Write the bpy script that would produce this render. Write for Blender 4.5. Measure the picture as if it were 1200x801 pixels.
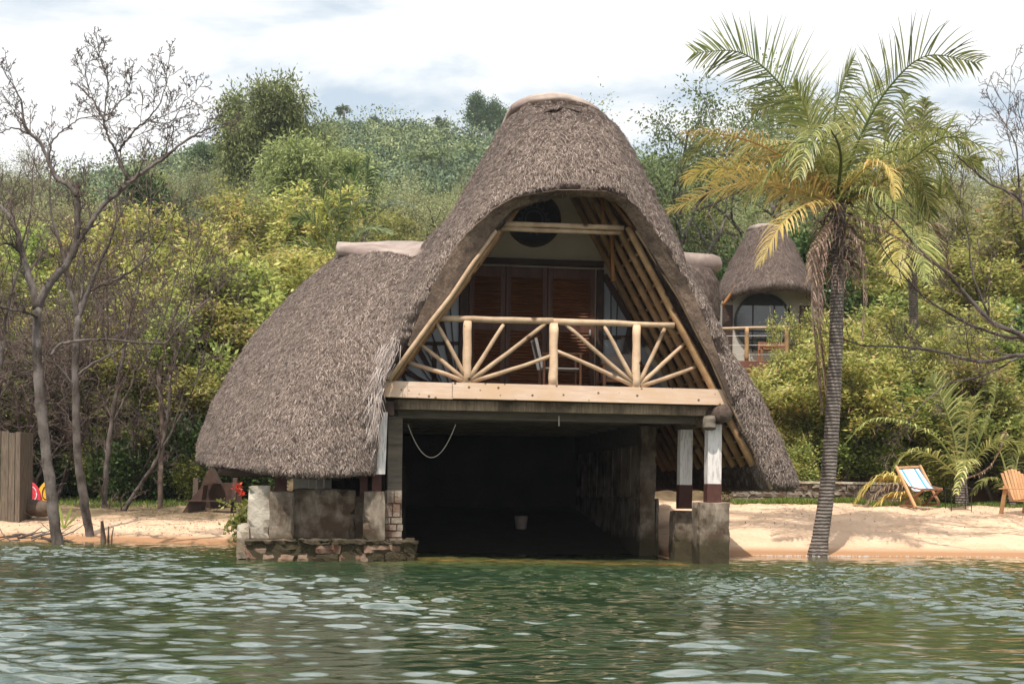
import bpy, bmesh, math, random
import numpy as np
from mathutils import Vector, Matrix, noise as mnoise

# ------------------------------------------------------------------ camera, sky, sun, exposure
scene = bpy.context.scene
for o in list(bpy.data.objects):
    bpy.data.objects.remove(o, do_unlink=True)
C = scene.collection
R = math.radians
F, HX, HY, ROLL, EYE = 1700.0, 600.0, 580.0, R(0.8), 1.0

camd = bpy.data.cameras.new("camera")
cam = bpy.data.objects.new("camera", camd)
C.objects.link(cam)
camd.sensor_width = 36.0
camd.lens = F / 1200.0 * 36.0
camd.shift_y = (HY - 400.5) / 1200.0
camd.clip_start, camd.clip_end = 0.1, 3000.0
cam.matrix_world = Matrix.Translation((0, 0, EYE)) @ Matrix.Rotation(R(90), 4, 'X') @ Matrix.Rotation(ROLL, 4, 'Z')
scene.camera = cam

SUN_EL, SUN_AZ = R(62), R(198)          # azimuth clockwise from +Y: the sun stands behind the boat, a little to the left
to_sun = Vector((math.sin(SUN_AZ) * math.cos(SUN_EL), math.cos(SUN_AZ) * math.cos(SUN_EL), math.sin(SUN_EL)))
world = bpy.data.worlds.new("World")
scene.world = world
world.use_nodes = True
wn, wl = world.node_tree.nodes, world.node_tree.links
wn.clear()
w_out = wn.new("ShaderNodeOutputWorld"); w_bg = wn.new("ShaderNodeBackground")
w_sky = wn.new("ShaderNodeTexSky"); w_sky.sky_type = 'NISHITA'; w_sky.sun_disc = False
w_sky.sun_elevation = SUN_EL; w_sky.sun_rotation = SUN_AZ
w_sky.air_density = 1.0; w_sky.dust_density = 2.0; w_sky.ozone_density = 1.0
w_tc = wn.new("ShaderNodeTexCoord"); w_map = wn.new("ShaderNodeMapping")
w_map.inputs['Scale'].default_value = (1.6, 1.6, 5.0); w_map.inputs['Location'].default_value = (3.1, 0.4, 1.35)
w_n = wn.new("ShaderNodeTexNoise"); w_n.inputs['Scale'].default_value = 2.2
w_n.inputs['Detail'].default_value = 9; w_n.inputs['Roughness'].default_value = 0.55
w_n.inputs['Distortion'].default_value = 0.25
w_r = wn.new("ShaderNodeValToRGB")
w_r.color_ramp.elements[0].position = 0.38; w_r.color_ramp.elements[0].color = (0, 0, 0, 1)
w_r.color_ramp.elements[1].position = 0.50; w_r.color_ramp.elements[1].color = (1, 1, 1, 1)
w_mix = wn.new("ShaderNodeMix"); w_mix.data_type = 'RGBA'
w_n2 = wn.new("ShaderNodeTexNoise"); w_n2.inputs['Scale'].default_value = 5.0; w_n2.inputs['Detail'].default_value = 6
w_r2 = wn.new("ShaderNodeValToRGB")
w_r2.color_ramp.elements[0].position = 0.3; w_r2.color_ramp.elements[0].color = (11.0, 11.2, 11.4, 1)
w_r2.color_ramp.elements[1].position = 0.6; w_r2.color_ramp.elements[1].color = (13.2, 13.2, 13.0, 1)
wl.new(w_tc.outputs['Generated'], w_map.inputs['Vector'])
wl.new(w_map.outputs[0], w_n.inputs['Vector']); wl.new(w_map.outputs[0], w_n2.inputs['Vector'])
wl.new(w_n.outputs['Fac'], w_r.inputs[0]); wl.new(w_n2.outputs['Fac'], w_r2.inputs[0])
w_lift = wn.new("ShaderNodeMix"); w_lift.data_type = 'RGBA'; w_lift.inputs['Factor'].default_value = 0.72
w_lift.inputs[7].default_value = (8.0, 9.4, 10.6, 1)           # thin veil of cloud over the blue
wl.new(w_sky.outputs[0], w_lift.inputs[6])
wl.new(w_r.outputs[0], w_mix.inputs['Factor'])
wl.new(w_lift.outputs[2], w_mix.inputs[6]); wl.new(w_r2.outputs[0], w_mix.inputs[7])
# extra brightness added to the unseen sky above the hill, for glints on water
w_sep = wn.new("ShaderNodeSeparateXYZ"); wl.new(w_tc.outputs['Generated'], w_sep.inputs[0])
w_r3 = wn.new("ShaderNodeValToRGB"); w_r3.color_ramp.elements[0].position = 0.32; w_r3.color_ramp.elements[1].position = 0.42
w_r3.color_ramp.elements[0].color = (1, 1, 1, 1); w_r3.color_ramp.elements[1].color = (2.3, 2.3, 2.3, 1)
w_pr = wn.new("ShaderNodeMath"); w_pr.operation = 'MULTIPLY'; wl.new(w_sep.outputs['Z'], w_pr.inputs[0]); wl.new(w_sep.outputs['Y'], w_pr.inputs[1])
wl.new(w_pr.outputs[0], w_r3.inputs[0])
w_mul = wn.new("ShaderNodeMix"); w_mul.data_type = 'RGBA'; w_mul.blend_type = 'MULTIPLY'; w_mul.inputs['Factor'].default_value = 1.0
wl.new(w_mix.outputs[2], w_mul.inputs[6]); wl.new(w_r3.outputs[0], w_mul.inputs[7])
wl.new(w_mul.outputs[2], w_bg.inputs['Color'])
w_bg.inputs['Strength'].default_value = 0.086
wl.new(w_bg.outputs[0], w_out.inputs['Surface'])

sund = bpy.data.lights.new("sun", 'SUN')
sund.energy, sund.angle, sund.color = 5.0, R(0.53), (1.0, 0.935, 0.83)
sun = bpy.data.objects.new("sun", sund)
C.objects.link(sun)
sun.rotation_euler = (-to_sun).to_track_quat('-Z', 'Y').to_euler()
sun.location = (0, 0, 60)

scene.view_settings.view_transform = 'Standard'
scene.view_settings.look = 'None'
scene.view_settings.gamma = 1.0
scene.view_settings.use_curve_mapping = False
scene.view_settings.exposure = 0.14
scene.render.engine = 'CYCLES'
scene.cycles.max_bounces = 6
scene.cycles.diffuse_bounces = 3
scene.cycles.glossy_bounces = 3
scene.cycles.transmission_bounces = 3
scene.cycles.transparent_max_bounces = 6
scene.cycles.sample_clamp_indirect = 6.0
scene.cycles.use_denoising = True

# ------------------------------------------------------------------ helpers
CR, SR = math.cos(ROLL), math.sin(ROLL)

def P(px, py, Y):
    """World point at distance Y seen at photo pixel (px, py)."""
    dx, dy = px - HX, py - HY
    a, b = dx * CR + dy * SR, -dx * SR + dy * CR
    return Vector((a / F * Y, Y, EYE - b / F * Y))

YAW = R(7.5)
O = Vector((0.635, 21.6, 0))
UH = Vector((math.cos(YAW), math.sin(YAW), 0)); VH = Vector((-math.sin(YAW), math.cos(YAW), 0))

def FP(px, py, v=0.0):
    """House-local point (u, v, z) on the plane v = const seen at photo pixel."""
    d = P(px, py, 1.0) - Vector((0, 0, EYE))
    e = Vector((0, 0, EYE)) - O
    t = (v - e.dot(VH)) / d.dot(VH)
    p = Vector((0, 0, EYE)) + d * t - O
    return Vector((p.dot(UH), v, p.z))

def tag(o, label=None, cat=None, group=None, kind=None):
    if label: o['label'] = label
    if cat: o['category'] = cat
    if group: o['group'] = group
    if kind: o['kind'] = kind
    return o

def empty(name, loc=(0, 0, 0), rz=0.0):
    o = bpy.data.objects.new(name, None)
    o.location = loc; o.rotation_euler = (0, 0, rz)
    o.empty_display_size = 0.3
    C.objects.link(o)
    return o

def copy_tree(o, parent=None):
    c = o.copy(); C.objects.link(c); c.parent = parent
    for ch in list(o.children):
        copy_tree(ch, c)
    return c

class MB:
    """Collects vertices and faces, builds ONE mesh object."""
    def __init__(self): self.v, self.f = [], []
    def add(self, vs, fs):
        n = len(self.v); self.v += [tuple(x) for x in vs]; self.f += [tuple(i + n for i in f) for f in fs]; return self
    def box(self, c, s, rot=None):
        hx, hy, hz = s[0] / 2, s[1] / 2, s[2] / 2
        vs = [Vector((x, y, z)) for x in (-hx, hx) for y in (-hy, hy) for z in (-hz, hz)]
        if rot is not None: vs = [rot @ v for v in vs]
        vs = [v + Vector(c) for v in vs]
        return self.add(vs, [(0, 1, 3, 2), (4, 6, 7, 5), (0, 4, 5, 1), (2, 3, 7, 6), (0, 2, 6, 4), (1, 5, 7, 3)])
    def b2(self, x0, x1, y0, y1, z0, z1):
        return self.box(((x0 + x1) / 2, (y0 + y1) / 2, (z0 + z1) / 2), (abs(x1 - x0), abs(y1 - y0), abs(z1 - z0)))
    def bar(self, a, b, w, h, up=(0, 0, 1)):
        a, b = Vector(a), Vector(b); d = (b - a); L = d.length; d.normalize()
        s = d.cross(Vector(up))
        if s.length < 1e-4: s = d.cross(Vector((0, 1, 0)))
        s.normalize(); t = s.cross(d)
        rot = Matrix((s, d, t)).transposed()
        return self.box((a + b) / 2, (w, L, h), rot)
    def tube(self, pts, rad, n=8, cap=True, wob=0.0, rng=None):
        pts = [Vector(p) for p in pts]
        if not hasattr(rad, '__len__'): rad = [rad] * len(pts)
        m = len(pts); vs = []; ref = None
        for i, p in enumerate(pts):
            t = (pts[min(i + 1, m - 1)] - pts[max(i - 1, 0)])
            if t.length < 1e-9: t = Vector((0, 0, 1))
            t.normalize()
            if ref is None:
                ref = t.orthogonal().normalized()
            ref = (ref - t * ref.dot(t))
            ref = ref.normalized() if ref.length > 1e-6 else t.orthogonal().normalized()
            b = t.cross(ref)
            for k in range(n):
                a = 2 * math.pi * k / n
                r = rad[i] * (1 + (rng.uniform(-wob, wob) if rng else 0))
                vs.append(p + ref * (math.cos(a) * r) + b * (math.sin(a) * r))
        fs = [(i * n + k, i * n + (k + 1) % n, (i + 1) * n + (k + 1) % n, (i + 1) * n + k) for i in range(m - 1) for k in range(n)]
        if cap: fs += [tuple(range(n - 1, -1, -1)), tuple((m - 1) * n + k for k in range(n))]
        return self.add(vs, fs)
    def pole(self, a, b, r0, r1=None, rng=None, n=10, segs=6, bend=0.0):
        """A slightly crooked natural pole."""
        a, b = Vector(a), Vector(b); rng = rng or random.Random(1); r1 = r1 or r0
        pts, rad = [], []
        o1 = (b - a).orthogonal().normalized()
        for i in range(segs + 1):
            t = i / segs
            off = o1 * (bend * math.sin(math.pi * t)) + Vector([rng.uniform(-1, 1) for _ in range(3)]) * (r0 * 0.10 if 0 < i < segs else 0)
            pts.append(a.lerp(b, t) + off); rad.append((r0 + (r1 - r0) * t) * rng.uniform(0.93, 1.07))
        return self.tube(pts, rad, n)
    def prism(self, poly, d):
        """poly: list of Vectors (planar), extruded by the vector d."""
        n = len(poly); d = Vector(d)
        vs = [Vector(p) for p in poly] + [Vector(p) + d for p in poly]
        return self.add(vs, [tuple(range(n)), tuple(range(2 * n - 1, n - 1, -1))] + [(i, (i + 1) % n, n + (i + 1) % n, n + i) for i in range(n)])
    def disc(self, c, r0, r1, y0, y1, n=40):
        """Ring in the u-z plane from r0 to r1, from v=y0 to v=y1."""
        vs = []
        for y in (y0, y1):
            for r in (r0, r1):
                for k in range(n):
                    a = 2 * math.pi * k / n
                    vs.append((c[0] + r * math.cos(a), y, c[1] + r * math.sin(a)))
        fs = []
        for k in range(n):
            j = (k + 1) % n
            fs += [(k, j, n + j, n + k), (2 * n + k, 3 * n + k, 3 * n + j, 2 * n + j), (n + k, n + j, 3 * n + j, 3 * n + k), (k, 2 * n + k, 2 * n + j, j)]
        return self.add(vs, fs)
    def rough(self, c, s, amp=0.02, step=0.08, scale=3.0, rot=None, seed=0.0, chip=0.0):
        """A box of weathered masonry: gridded faces pushed about by noise, corners chipped."""
        bm = bmesh.new()
        bmesh.ops.create_cube(bm, size=1.0)
        bmesh.ops.scale(bm, vec=s, verts=bm.verts)
        for ax in range(3):
            k = max(1, int(s[ax] / step))
            for i in range(1, k):
                co = [0, 0, 0]; co[ax] = -s[ax] / 2 + s[ax] * i / k; no = [0, 0, 0]; no[ax] = 1
                bmesh.ops.bisect_plane(bm, geom=bm.verts[:] + bm.edges[:] + bm.faces[:], plane_co=co, plane_no=no)
        bm.verts.ensure_lookup_table(); bm.verts.index_update()
        cc = Vector(c); vs = []
        for v in bm.verts:
            p = v.co.copy()
            q = (p + cc) * scale + Vector((seed, seed * 1.7, 0))
            near = sum(1 for ax in range(3) if abs(abs(p[ax]) - s[ax] / 2) < 1e-4)
            off = mnoise.noise_vector(q) * amp + mnoise.noise_vector(q * 4.1) * amp * 0.45
            p += off
            if near >= 2:
                f = (0.10 + chip * max(0, mnoise.noise(q * 1.9) - 0.12) * 2.5) * (0.03 if chip == 0 else 0.07)
                p -= Vector([math.copysign(min(f, s[a] * .2), p[a]) if abs(abs(v.co[a]) - s[a] / 2) < 1e-4 else 0 for a in range(3)])
            if rot is not None: p = rot @ p
            vs.append(p + cc)
        fs = [tuple(v.index for v in f.verts) for f in bm.faces]
        bm.free()
        return self.add(vs, fs)
    def build(self, name, mat, parent=None, smooth=False, bevel=0.0, label=None):
        me = bpy.data.meshes.new(name)
        me.from_pydata(self.v, [], self.f); me.update()
        if smooth: me.shade_smooth()
        me.materials.append(mat)
        o = bpy.data.objects.new(name, me); C.objects.link(o); o.parent = parent
        if bevel:
            b = o.modifiers.new("bevel", 'BEVEL'); b.width = bevel; b.segments = 2; b.limit_method = 'ANGLE'
        if label: o['label'] = label
        return o

def np_mesh(name, verts, faces, mat, parent=None, smooth=False):
    """verts (n,3); faces (m,k) with one k."""
    verts = np.asarray(verts, dtype=np.float32); faces = np.asarray(faces, dtype=np.int32)
    me = bpy.data.meshes.new(name)
    m, k = faces.shape
    me.vertices.add(len(verts)); me.vertices.foreach_set("co", verts.ravel())
    me.loops.add(m * k); me.loops.foreach_set("vertex_index", faces.ravel())
    me.polygons.add(m)
    me.polygons.foreach_set("loop_start", np.arange(0, m * k, k, dtype=np.int32))
    me.polygons.foreach_set("loop_total", np.full(m, k, dtype=np.int32))
    me.update(calc_edges=True); me.validate()
    if smooth: me.shade_smooth()
    me.materials.append(mat)
    o = bpy.data.objects.new(name, me); C.objects.link(o); o.parent = parent
    return o

# ------------------------------------------------------------------ materials
def new_mat(name):
    m = bpy.data.materials.new(name); m.use_nodes = True
    nt = m.node_tree; nt.nodes.clear()
    out = nt.nodes.new("ShaderNodeOutputMaterial"); b = nt.nodes.new("ShaderNodeBsdfPrincipled")
    nt.links.new(b.outputs[0], out.inputs['Surface'])
    return m, nt, b, out

def ramp(nt, stops, fac, interp='LINEAR'):
    r = nt.nodes.new("ShaderNodeValToRGB"); cr = r.color_ramp; cr.interpolation = interp
    while len(cr.elements) < len(stops): cr.elements.new(0.5)
    for e, (p, c) in zip(cr.elements, stops):
        e.position = p; e.color = (*c, 1) if len(c) == 3 else c
    nt.links.new(fac, r.inputs[0]); return r.outputs[0]

def tex(nt, kind, scale, vec=None, detail=5.0, rough=0.6, stretch=None, coord='Object', dist=0.0):
    if vec is None:
        tc = nt.nodes.new("ShaderNodeTexCoord"); vec = tc.outputs[coord]
    if stretch is not None:
        mp = nt.nodes.new("ShaderNodeMapping"); mp.inputs['Scale'].default_value = stretch
        nt.links.new(vec, mp.inputs['Vector']); vec = mp.outputs[0]
    t = nt.nodes.new("ShaderNodeTexNoise" if kind == 'noise' else "ShaderNodeTexVoronoi")
    t.inputs['Scale'].default_value = scale
    if kind == 'noise':
        t.inputs['Detail'].default_value = detail; t.inputs['Roughness'].default_value = rough; t.inputs['Distortion'].default_value = dist
        o = t.outputs['Fac']
    else:
        o = t.outputs['Distance']
    nt.links.new(vec, t.inputs['Vector']); return o

def mixc(nt, a, b, fac, mode='MIX'):
    m = nt.nodes.new("ShaderNodeMix"); m.data_type = 'RGBA'; m.blend_type = mode
    for s, i in ((fac, 0), (a, 6), (b, 7)):
        if hasattr(s, 'is_linked') or hasattr(s, 'links'): nt.links.new(s, m.inputs[i])
        elif i == 0: m.inputs[0].default_value = s
        else: m.inputs[i].default_value = (*s, 1)
    return m.outputs[2]

def bump(nt, b, h, strength, dist):
    n = nt.nodes.new("ShaderNodeBump"); n.inputs['Strength'].default_value = strength; n.inputs['Distance'].default_value = dist
    nt.links.new(h, n.inputs['Height']); nt.links.new(n.outputs[0], b.inputs['Normal']); return n

def surf(name, c0, c1, scale=4.0, rough=0.8, stretch=None, bs=0.5, bd=0.02, c2=None, s2=1.0, knots=None, spec=0.3, fine=25.0, lo=0.3, hi=0.7, tide=False):
    """Weathered matter: two tones in noise, large stains of a third, fine bump, optional knots."""
    m, nt, b, out = new_mat(name)
    n1 = tex(nt, 'noise', scale, stretch=stretch, detail=8, rough=0.65)
    col = ramp(nt, [(lo, c0), (hi, c1)], n1)
    if c2:
        n2 = tex(nt, 'noise', s2, detail=6, rough=0.6)
        f = ramp(nt, [(0.42, (0, 0, 0)), (0.62, (1, 1, 1))], n2)
        col = mixc(nt, col, c2, f)
    if knots:
        v = tex(nt, 'vor', knots, stretch=(1, 1, 1))
        f = ramp(nt, [(0.0, (1, 1, 1)), (0.10, (.8, .8, .8)), (0.17, (0, 0, 0))], v)
        col = mixc(nt, col, (0.05, 0.025, 0.012), f)
    if tide:                       # algae and wet dirt up to the height the lake splashes to
        g = nt.nodes.new("ShaderNodeNewGeometry"); sp = nt.nodes.new("ShaderNodeSeparateXYZ"); nt.links.new(g.outputs['Position'], sp.inputs[0])
        ad = nt.nodes.new("ShaderNodeMath"); ad.operation = 'MULTIPLY_ADD'; ad.inputs[1].default_value = -.55
        nt.links.new(tex(nt, 'noise', 3.2, vec=g.outputs['Position'], detail=6), ad.inputs[0]); nt.links.new(sp.outputs['Z'], ad.inputs[2])
        f = ramp(nt, [(0.0, (1, 1, 1)), (0.02, (.8, .8, .8)), (0.16, (0, 0, 0))], ad.outputs[0])
        col = mixc(nt, col, (0.055, 0.042, 0.022), f)
    oi = nt.nodes.new("ShaderNodeObjectInfo"); hs = nt.nodes.new("ShaderNodeHueSaturation"); mr = nt.nodes.new("ShaderNodeMapRange")
    mr.inputs['To Min'].default_value = 0.84; mr.inputs['To Max'].default_value = 1.14
    nt.links.new(oi.outputs['Random'], mr.inputs['Value']); nt.links.new(mr.outputs[0], hs.inputs['Value']); nt.links.new(col, hs.inputs['Color']); col = hs.outputs[0]
    nt.links.new(col, b.inputs['Base Color'])
    b.inputs['Roughness'].default_value = rough
    b.inputs['Specular IOR Level'].default_value = spec
    n3 = tex(nt, 'noise', fine, stretch=stretch, detail=6, rough=0.7)
    bump(nt, b, n3, bs, bd)
    return m

M = {}
M['thatch'] = None
M['pole'] = surf('pole_wood', (0.34, 0.22, 0.135), (0.58, 0.42, 0.28), 5, 0.65, knots=3.0, bs=0.35, bd=0.01)
M['rafter'] = surf('rafter_wood', (0.20, 0.11, 0.05), (0.46, 0.28, 0.14), 5, 0.7, knots=2.5, bs=0.4, bd=0.01)
M['post'] = surf('peeled_post', (0.56, 0.36, 0.22), (0.74, 0.55, 0.38), 7, 0.6, knots=4.5, bs=0.3, bd=0.01)
M['beam'] = surf('beam_wood', (0.56, 0.38, 0.27), (0.72, 0.56, 0.44), 2.5, 0.65, stretch=(1, 6, 9), knots=7.0, c2=(0.60, 0.41, 0.27), s2=1.6, bs=0.3, bd=0.01)
M['orange'] = surf('varnished_wood', (0.20, 0.08, 0.025), (0.36, 0.16, 0.05), 4, 0.5, bs=0.3, bd=0.01)
M['greywood'] = surf('grey_boards', (0.10, 0.085, 0.065), (0.24, 0.20, 0.16), 3, 0.85, stretch=(0.6, 5, 5), bs=0.6, bd=0.02)
M['planks'] = surf('wall_planks', (0.20, 0.145, 0.095), (0.50, 0.38, 0.27), 5, 0.85, stretch=(7, 7, 0.7), bs=0.6, bd=0.02, c2=(0.07, 0.05, 0.035), s2=1.4)
M['darkwood'] = surf('dark_wood', (0.030, 0.016, 0.012), (0.075, 0.040, 0.028), 5, 0.6, bs=0.3, bd=0.01)
M['door'] = surf('door_wood', (0.075, 0.030, 0.020), (0.15, 0.065, 0.040), 3, 0.5, stretch=(4, 4, 0.8), bs=0.2, bd=0.005)
M['louvre'] = surf('louvre_wood', (0.09, 0.030, 0.012), (0.22, 0.085, 0.035), 4, 0.5, stretch=(0.8, 4, 4), bs=0.2, bd=0.005)
M['plaster'] = surf('cream_plaster', (0.44, 0.36, 0.26), (0.54, 0.45, 0.33), 1.5, 0.9, bs=0.2, bd=0.01)
M['hutplaster'] = surf('hut_plaster', (0.42, 0.38, 0.34), (0.52, 0.48, 0.43), 1.5, 0.9, bs=0.2, bd=0.01)
M['mortar'] = surf('cap_mortar', (0.30, 0.235, 0.20), (0.46, 0.38, 0.33), 4, 0.9, c2=(0.24, 0.18, 0.16), s2=1.5, bs=0.5, bd=0.02)
M['concrete'] = surf('old_concrete', (0.14, 0.105, 0.075), (0.36, 0.30, 0.235), 6, 0.9, stretch=(1.6, 1.6, 0.5), c2=(0.085, 0.055, 0.035), s2=2.6, tide=True, bs=0.7, bd=0.03)
M['concretelight'] = surf('pale_concrete', (0.36, 0.31, 0.25), (0.62, 0.56, 0.47), 5, 0.9, c2=(0.30, 0.23, 0.16), s2=2.2, bs=0.7, bd=0.03)
M['brick'] = surf('worn_brick', (0.20, 0.13, 0.09), (0.40, 0.29, 0.21), 8, 0.9, c2=(0.16, 0.075, 0.045), s2=4, bs=0.7, bd=0.03)
M['stone'] = surf('footing_stone', (0.09, 0.065, 0.045), (0.30, 0.22, 0.155), 5, tide=True, rough=0.9, c2=(0.06, 0.045, 0.035), s2=3.5, bs=0.9, bd=0.05)
M['white'] = surf('flaking_white_paint', (0.28, 0.23, 0.21), (0.74, 0.69, 0.66), 7, 0.7, stretch=(5, 5, 0.7), bs=0.4, bd=0.01, lo=0.25, hi=0.5)
M['redpaint'] = surf('oxide_red_paint', (0.05, 0.02, 0.015), (0.10, 0.038, 0.028), 8, 0.7, bs=0.4, bd=0.01)
M['black'] = surf('black_metal', (0.012, 0.012, 0.012), (0.03, 0.03, 0.03), 8, 0.5)
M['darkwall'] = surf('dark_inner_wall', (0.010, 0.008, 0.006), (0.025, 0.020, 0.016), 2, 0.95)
M['brownwall'] = surf('brown_wall', (0.22, 0.11, 0.065), (0.32, 0.17, 0.10), 2, 0.9)
M['canvas'] = surf('white_canvas', (0.62, 0.56, 0.52), (0.72, 0.66, 0.60), 9, 0.9, bs=0.1)
M['cushion'] = surf('grey_cushion', (0.26, 0.21, 0.19), (0.34, 0.28, 0.25), 6, 0.9, bs=0.1)
M['rope'] = surf('pale_rope', (0.5, 0.45, 0.38), (0.6, 0.55, 0.45), 20, 0.9)
M['teak'] = surf('teak', (0.46, 0.24, 0.11), (0.62, 0.36, 0.19), 4, 0.55, bs=0.2, bd=0.005)
M['teakdark'] = surf('dark_teak', (0.20, 0.085, 0.045), (0.30, 0.14, 0.075), 4, 0.55, bs=0.2, bd=0.005)  # the same teak in a darker brown
M['bark'] = surf('grey_bark', (0.025, 0.019, 0.016), (0.125, 0.098, 0.083), 9, 0.9, stretch=(3, 3, 0.6), bs=0.9, bd=0.03, c2=(0.19, 0.16, 0.145), s2=2.4)
M['twig'] = surf('bare_twig', (0.065, 0.045, 0.038), (0.165, 0.122, 0.104), 3, 0.9, bs=0.1)
M['barkdark'] = surf('brown_bark', (0.07, 0.05, 0.038), (0.17, 0.125, 0.095), 6, 0.9, bs=0.6, bd=0.03)
M['glass'] = surf('dark_glass', (0.02, 0.022, 0.025), (0.035, 0.037, 0.04), 2, 0.06, bs=0.0, spec=0.9)
M['curtain'] = surf('grey_pane', (0.24, 0.26, 0.28), (0.34, 0.36, 0.39), 1.2, 0.25, bs=0.05, spec=0.6)

def leaf_mat(name, stops, trans=0.42, rough=0.55, gain=1.0):
    m, nt, b, out = new_mat(name)
    g = nt.nodes.new("ShaderNodeNewGeometry")
    col = ramp(nt, stops, g.outputs['Random Per Island'])
    oi = nt.nodes.new("ShaderNodeObjectInfo")
    hs = nt.nodes.new("ShaderNodeHueSaturation")
    mr = nt.nodes.new("ShaderNodeMapRange"); mr.inputs['To Min'].default_value = 0.86 * gain; mr.inputs['To Max'].default_value = 1.55 * gain
    mh = nt.nodes.new("ShaderNodeMapRange"); mh.inputs['To Min'].default_value = .478; mh.inputs['To Max'].default_value = .506
    fm = nt.nodes.new("ShaderNodeMath"); fm.operation = 'FRACT'; f7 = nt.nodes.new("ShaderNodeMath"); f7.operation = 'MULTIPLY'; f7.inputs[1].default_value = 7.3
    nt.links.new(oi.outputs['Random'], f7.inputs[0]); nt.links.new(f7.outputs[0], fm.inputs[0]); nt.links.new(fm.outputs[0], mh.inputs['Value'])
    if gain == 1.0: nt.links.new(mh.outputs[0], hs.inputs['Hue'])
    nt.links.new(oi.outputs['Random'], mr.inputs['Value']); nt.links.new(mr.outputs[0], hs.inputs['Value'])
    nt.links.new(col, hs.inputs['Color'])
    nt.links.new(hs.outputs[0], b.inputs['Base Color']); b.inputs['Roughness'].default_value = rough
    b.inputs['Specular IOR Level'].default_value = 0.35
    t = nt.nodes.new("ShaderNodeBsdfTranslucent"); nt.links.new(hs.outputs[0], t.inputs['Color'])
    mx = nt.nodes.new("ShaderNodeMixShader"); mx.inputs[0].default_value = trans
    nt.links.new(b.outputs[0], mx.inputs[1]); nt.links.new(t.outputs[0], mx.inputs[2])
    nt.links.new(mx.outputs[0], out.inputs['Surface'])
    return m

L = {}
L['yellow'] = leaf_mat('leaf_yellow_green', [(0.0, (0.13, 0.155, 0.035)), (0.4, (0.26, 0.285, 0.07)), (0.8, (0.46, 0.46, 0.15)), (0.93, (0.55, 0.47, 0.20)), (1.0, (0.50, 0.28, 0.12))])
L['bright'] = leaf_mat('leaf_bright_green', [(0.0, (0.08, 0.125, 0.025)), (0.5, (0.22, 0.275, 0.065)), (1.0, (0.46, 0.49, 0.17))])
L['dark'] = leaf_mat('leaf_dark_green', [(0.0, (0.025, 0.05, 0.015)), (0.6, (0.05, 0.095, 0.025)), (1.0, (0.10, 0.16, 0.04))], 0.2, 0.4)
L['olive'] = leaf_mat('leaf_olive', [(0.0, (0.13, 0.135, 0.07)), (0.6, (0.24, 0.25, 0.12)), (1.0, (0.40, 0.39, 0.20))])
L['mid'] = leaf_mat('leaf_mid_green', [(0.0, (0.07, 0.10, 0.04)), (0.6, (0.14, 0.19, 0.07)), (1.0, (0.28, 0.32, 0.13))])
L['pod'] = leaf_mat('dry_pods', [(0.0, (0.20, 0.12, 0.06)), (1.0, (0.42, 0.32, 0.19))], 0.1)
L['palm'] = leaf_mat('palm_green', [(0.0, (0.075, 0.11, 0.035)), (0.5, (0.20, 0.235, 0.065)), (1.0, (0.46, 0.44, 0.18))], 0.3, 0.35)
L['palmyellow'] = leaf_mat('palm_yellow', [(0.0, (0.24, 0.25, 0.07)), (0.35, (0.42, 0.36, 0.10)), (0.75, (0.52, 0.44, 0.15)), (1.0, (0.54, 0.34, 0.11))], 0.3, 0.45)
L['palmdead'] = leaf_mat('palm_dead', [(0.0, (0.14, 0.095, 0.07)), (0.6, (0.26, 0.19, 0.14)), (1.0, (0.40, 0.30, 0.22))], 0.1, 0.8)
L['far'] = leaf_mat('leaf_hill', [(0.0, (0.075, 0.11, 0.06)), (0.55, (0.15, 0.20, 0.09)), (1.0, (0.30, 0.33, 0.16))], 0.25)
L['grass'] = leaf_mat('grass_blade', [(0.0, (0.07, 0.12, 0.02)), (0.7, (0.14, 0.24, 0.04)), (1.0, (0.28, 0.30, 0.08))], 0.3)
L['flower'] = leaf_mat('red_petals', [(0.0, (0.65, 0.06, 0.03)), (1.0, (0.75, 0.14, 0.05))], 0.2)
L['straw'] = leaf_mat('thatch_straw', [(0.0, (0.06, 0.042, 0.034)), (0.4, (0.17, 0.125, 0.104)), (0.8, (0.33, 0.255, 0.215)), (1.0, (0.58, 0.48, 0.42))], 0.0, 0.8, .72)
L['leaflitter'] = leaf_mat('leaf_litter', [(0.0, (0.10, 0.055, 0.03)), (1.0, (0.30, 0.20, 0.12))], 0.0, 0.9)
m, nt, b, out = new_mat('thatch_base')
n1 = tex(nt, 'noise', 9, stretch=(1, 1, 0.7), detail=9, rough=0.75)
n0 = tex(nt, 'noise', 0.9, detail=4)
col = ramp(nt, [(0.28, (0.055, 0.038, 0.032)), (0.5, (0.14, 0.10, 0.086)), (0.72, (0.28, 0.215, 0.19))], n1)
col = mixc(nt, col, (0.10, 0.075, 0.068), ramp(nt, [(0.5, (0, 0, 0)), (0.7, (0.6, 0.6, 0.6))], n0))
nt.links.new(col, b.inputs['Base Color']); b.inputs['Roughness'].default_value = 0.95
b.inputs['Specular IOR Level'].default_value = 0.1
bump(nt, b, tex(nt, 'noise', 22, detail=8, rough=0.8), 1.0, 0.08)
M['thatch'] = m
# ------------------------------------------------------------------ terrain, water
SX = [-400, -60, -14, -8.5, -6.5, -5.2, -4.2, -3.2, -2.6, -2.0, 2.2, 2.6, 3.6, 8, 12, 60, 400]
SY = [60, 31, 28.6, 27.9, 27.6, 27.4, 26.6, 24.2, 31.0, 34.0, 34.0, 25.0, 25.2, 26.0, 26.8, 32, 60]
CXs = [-400, -90, -66, -54, -40, -30, -15, 0, 15, 35, 60, 90, 400]     # crest x at 250 m
CPY = [400, 270, 222, 202, 180, 160, 155, 168, 190, 205, 225, 250, 400]
CZ = [1 + (580 - p) / 1700 * 250 for p in CPY]

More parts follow.
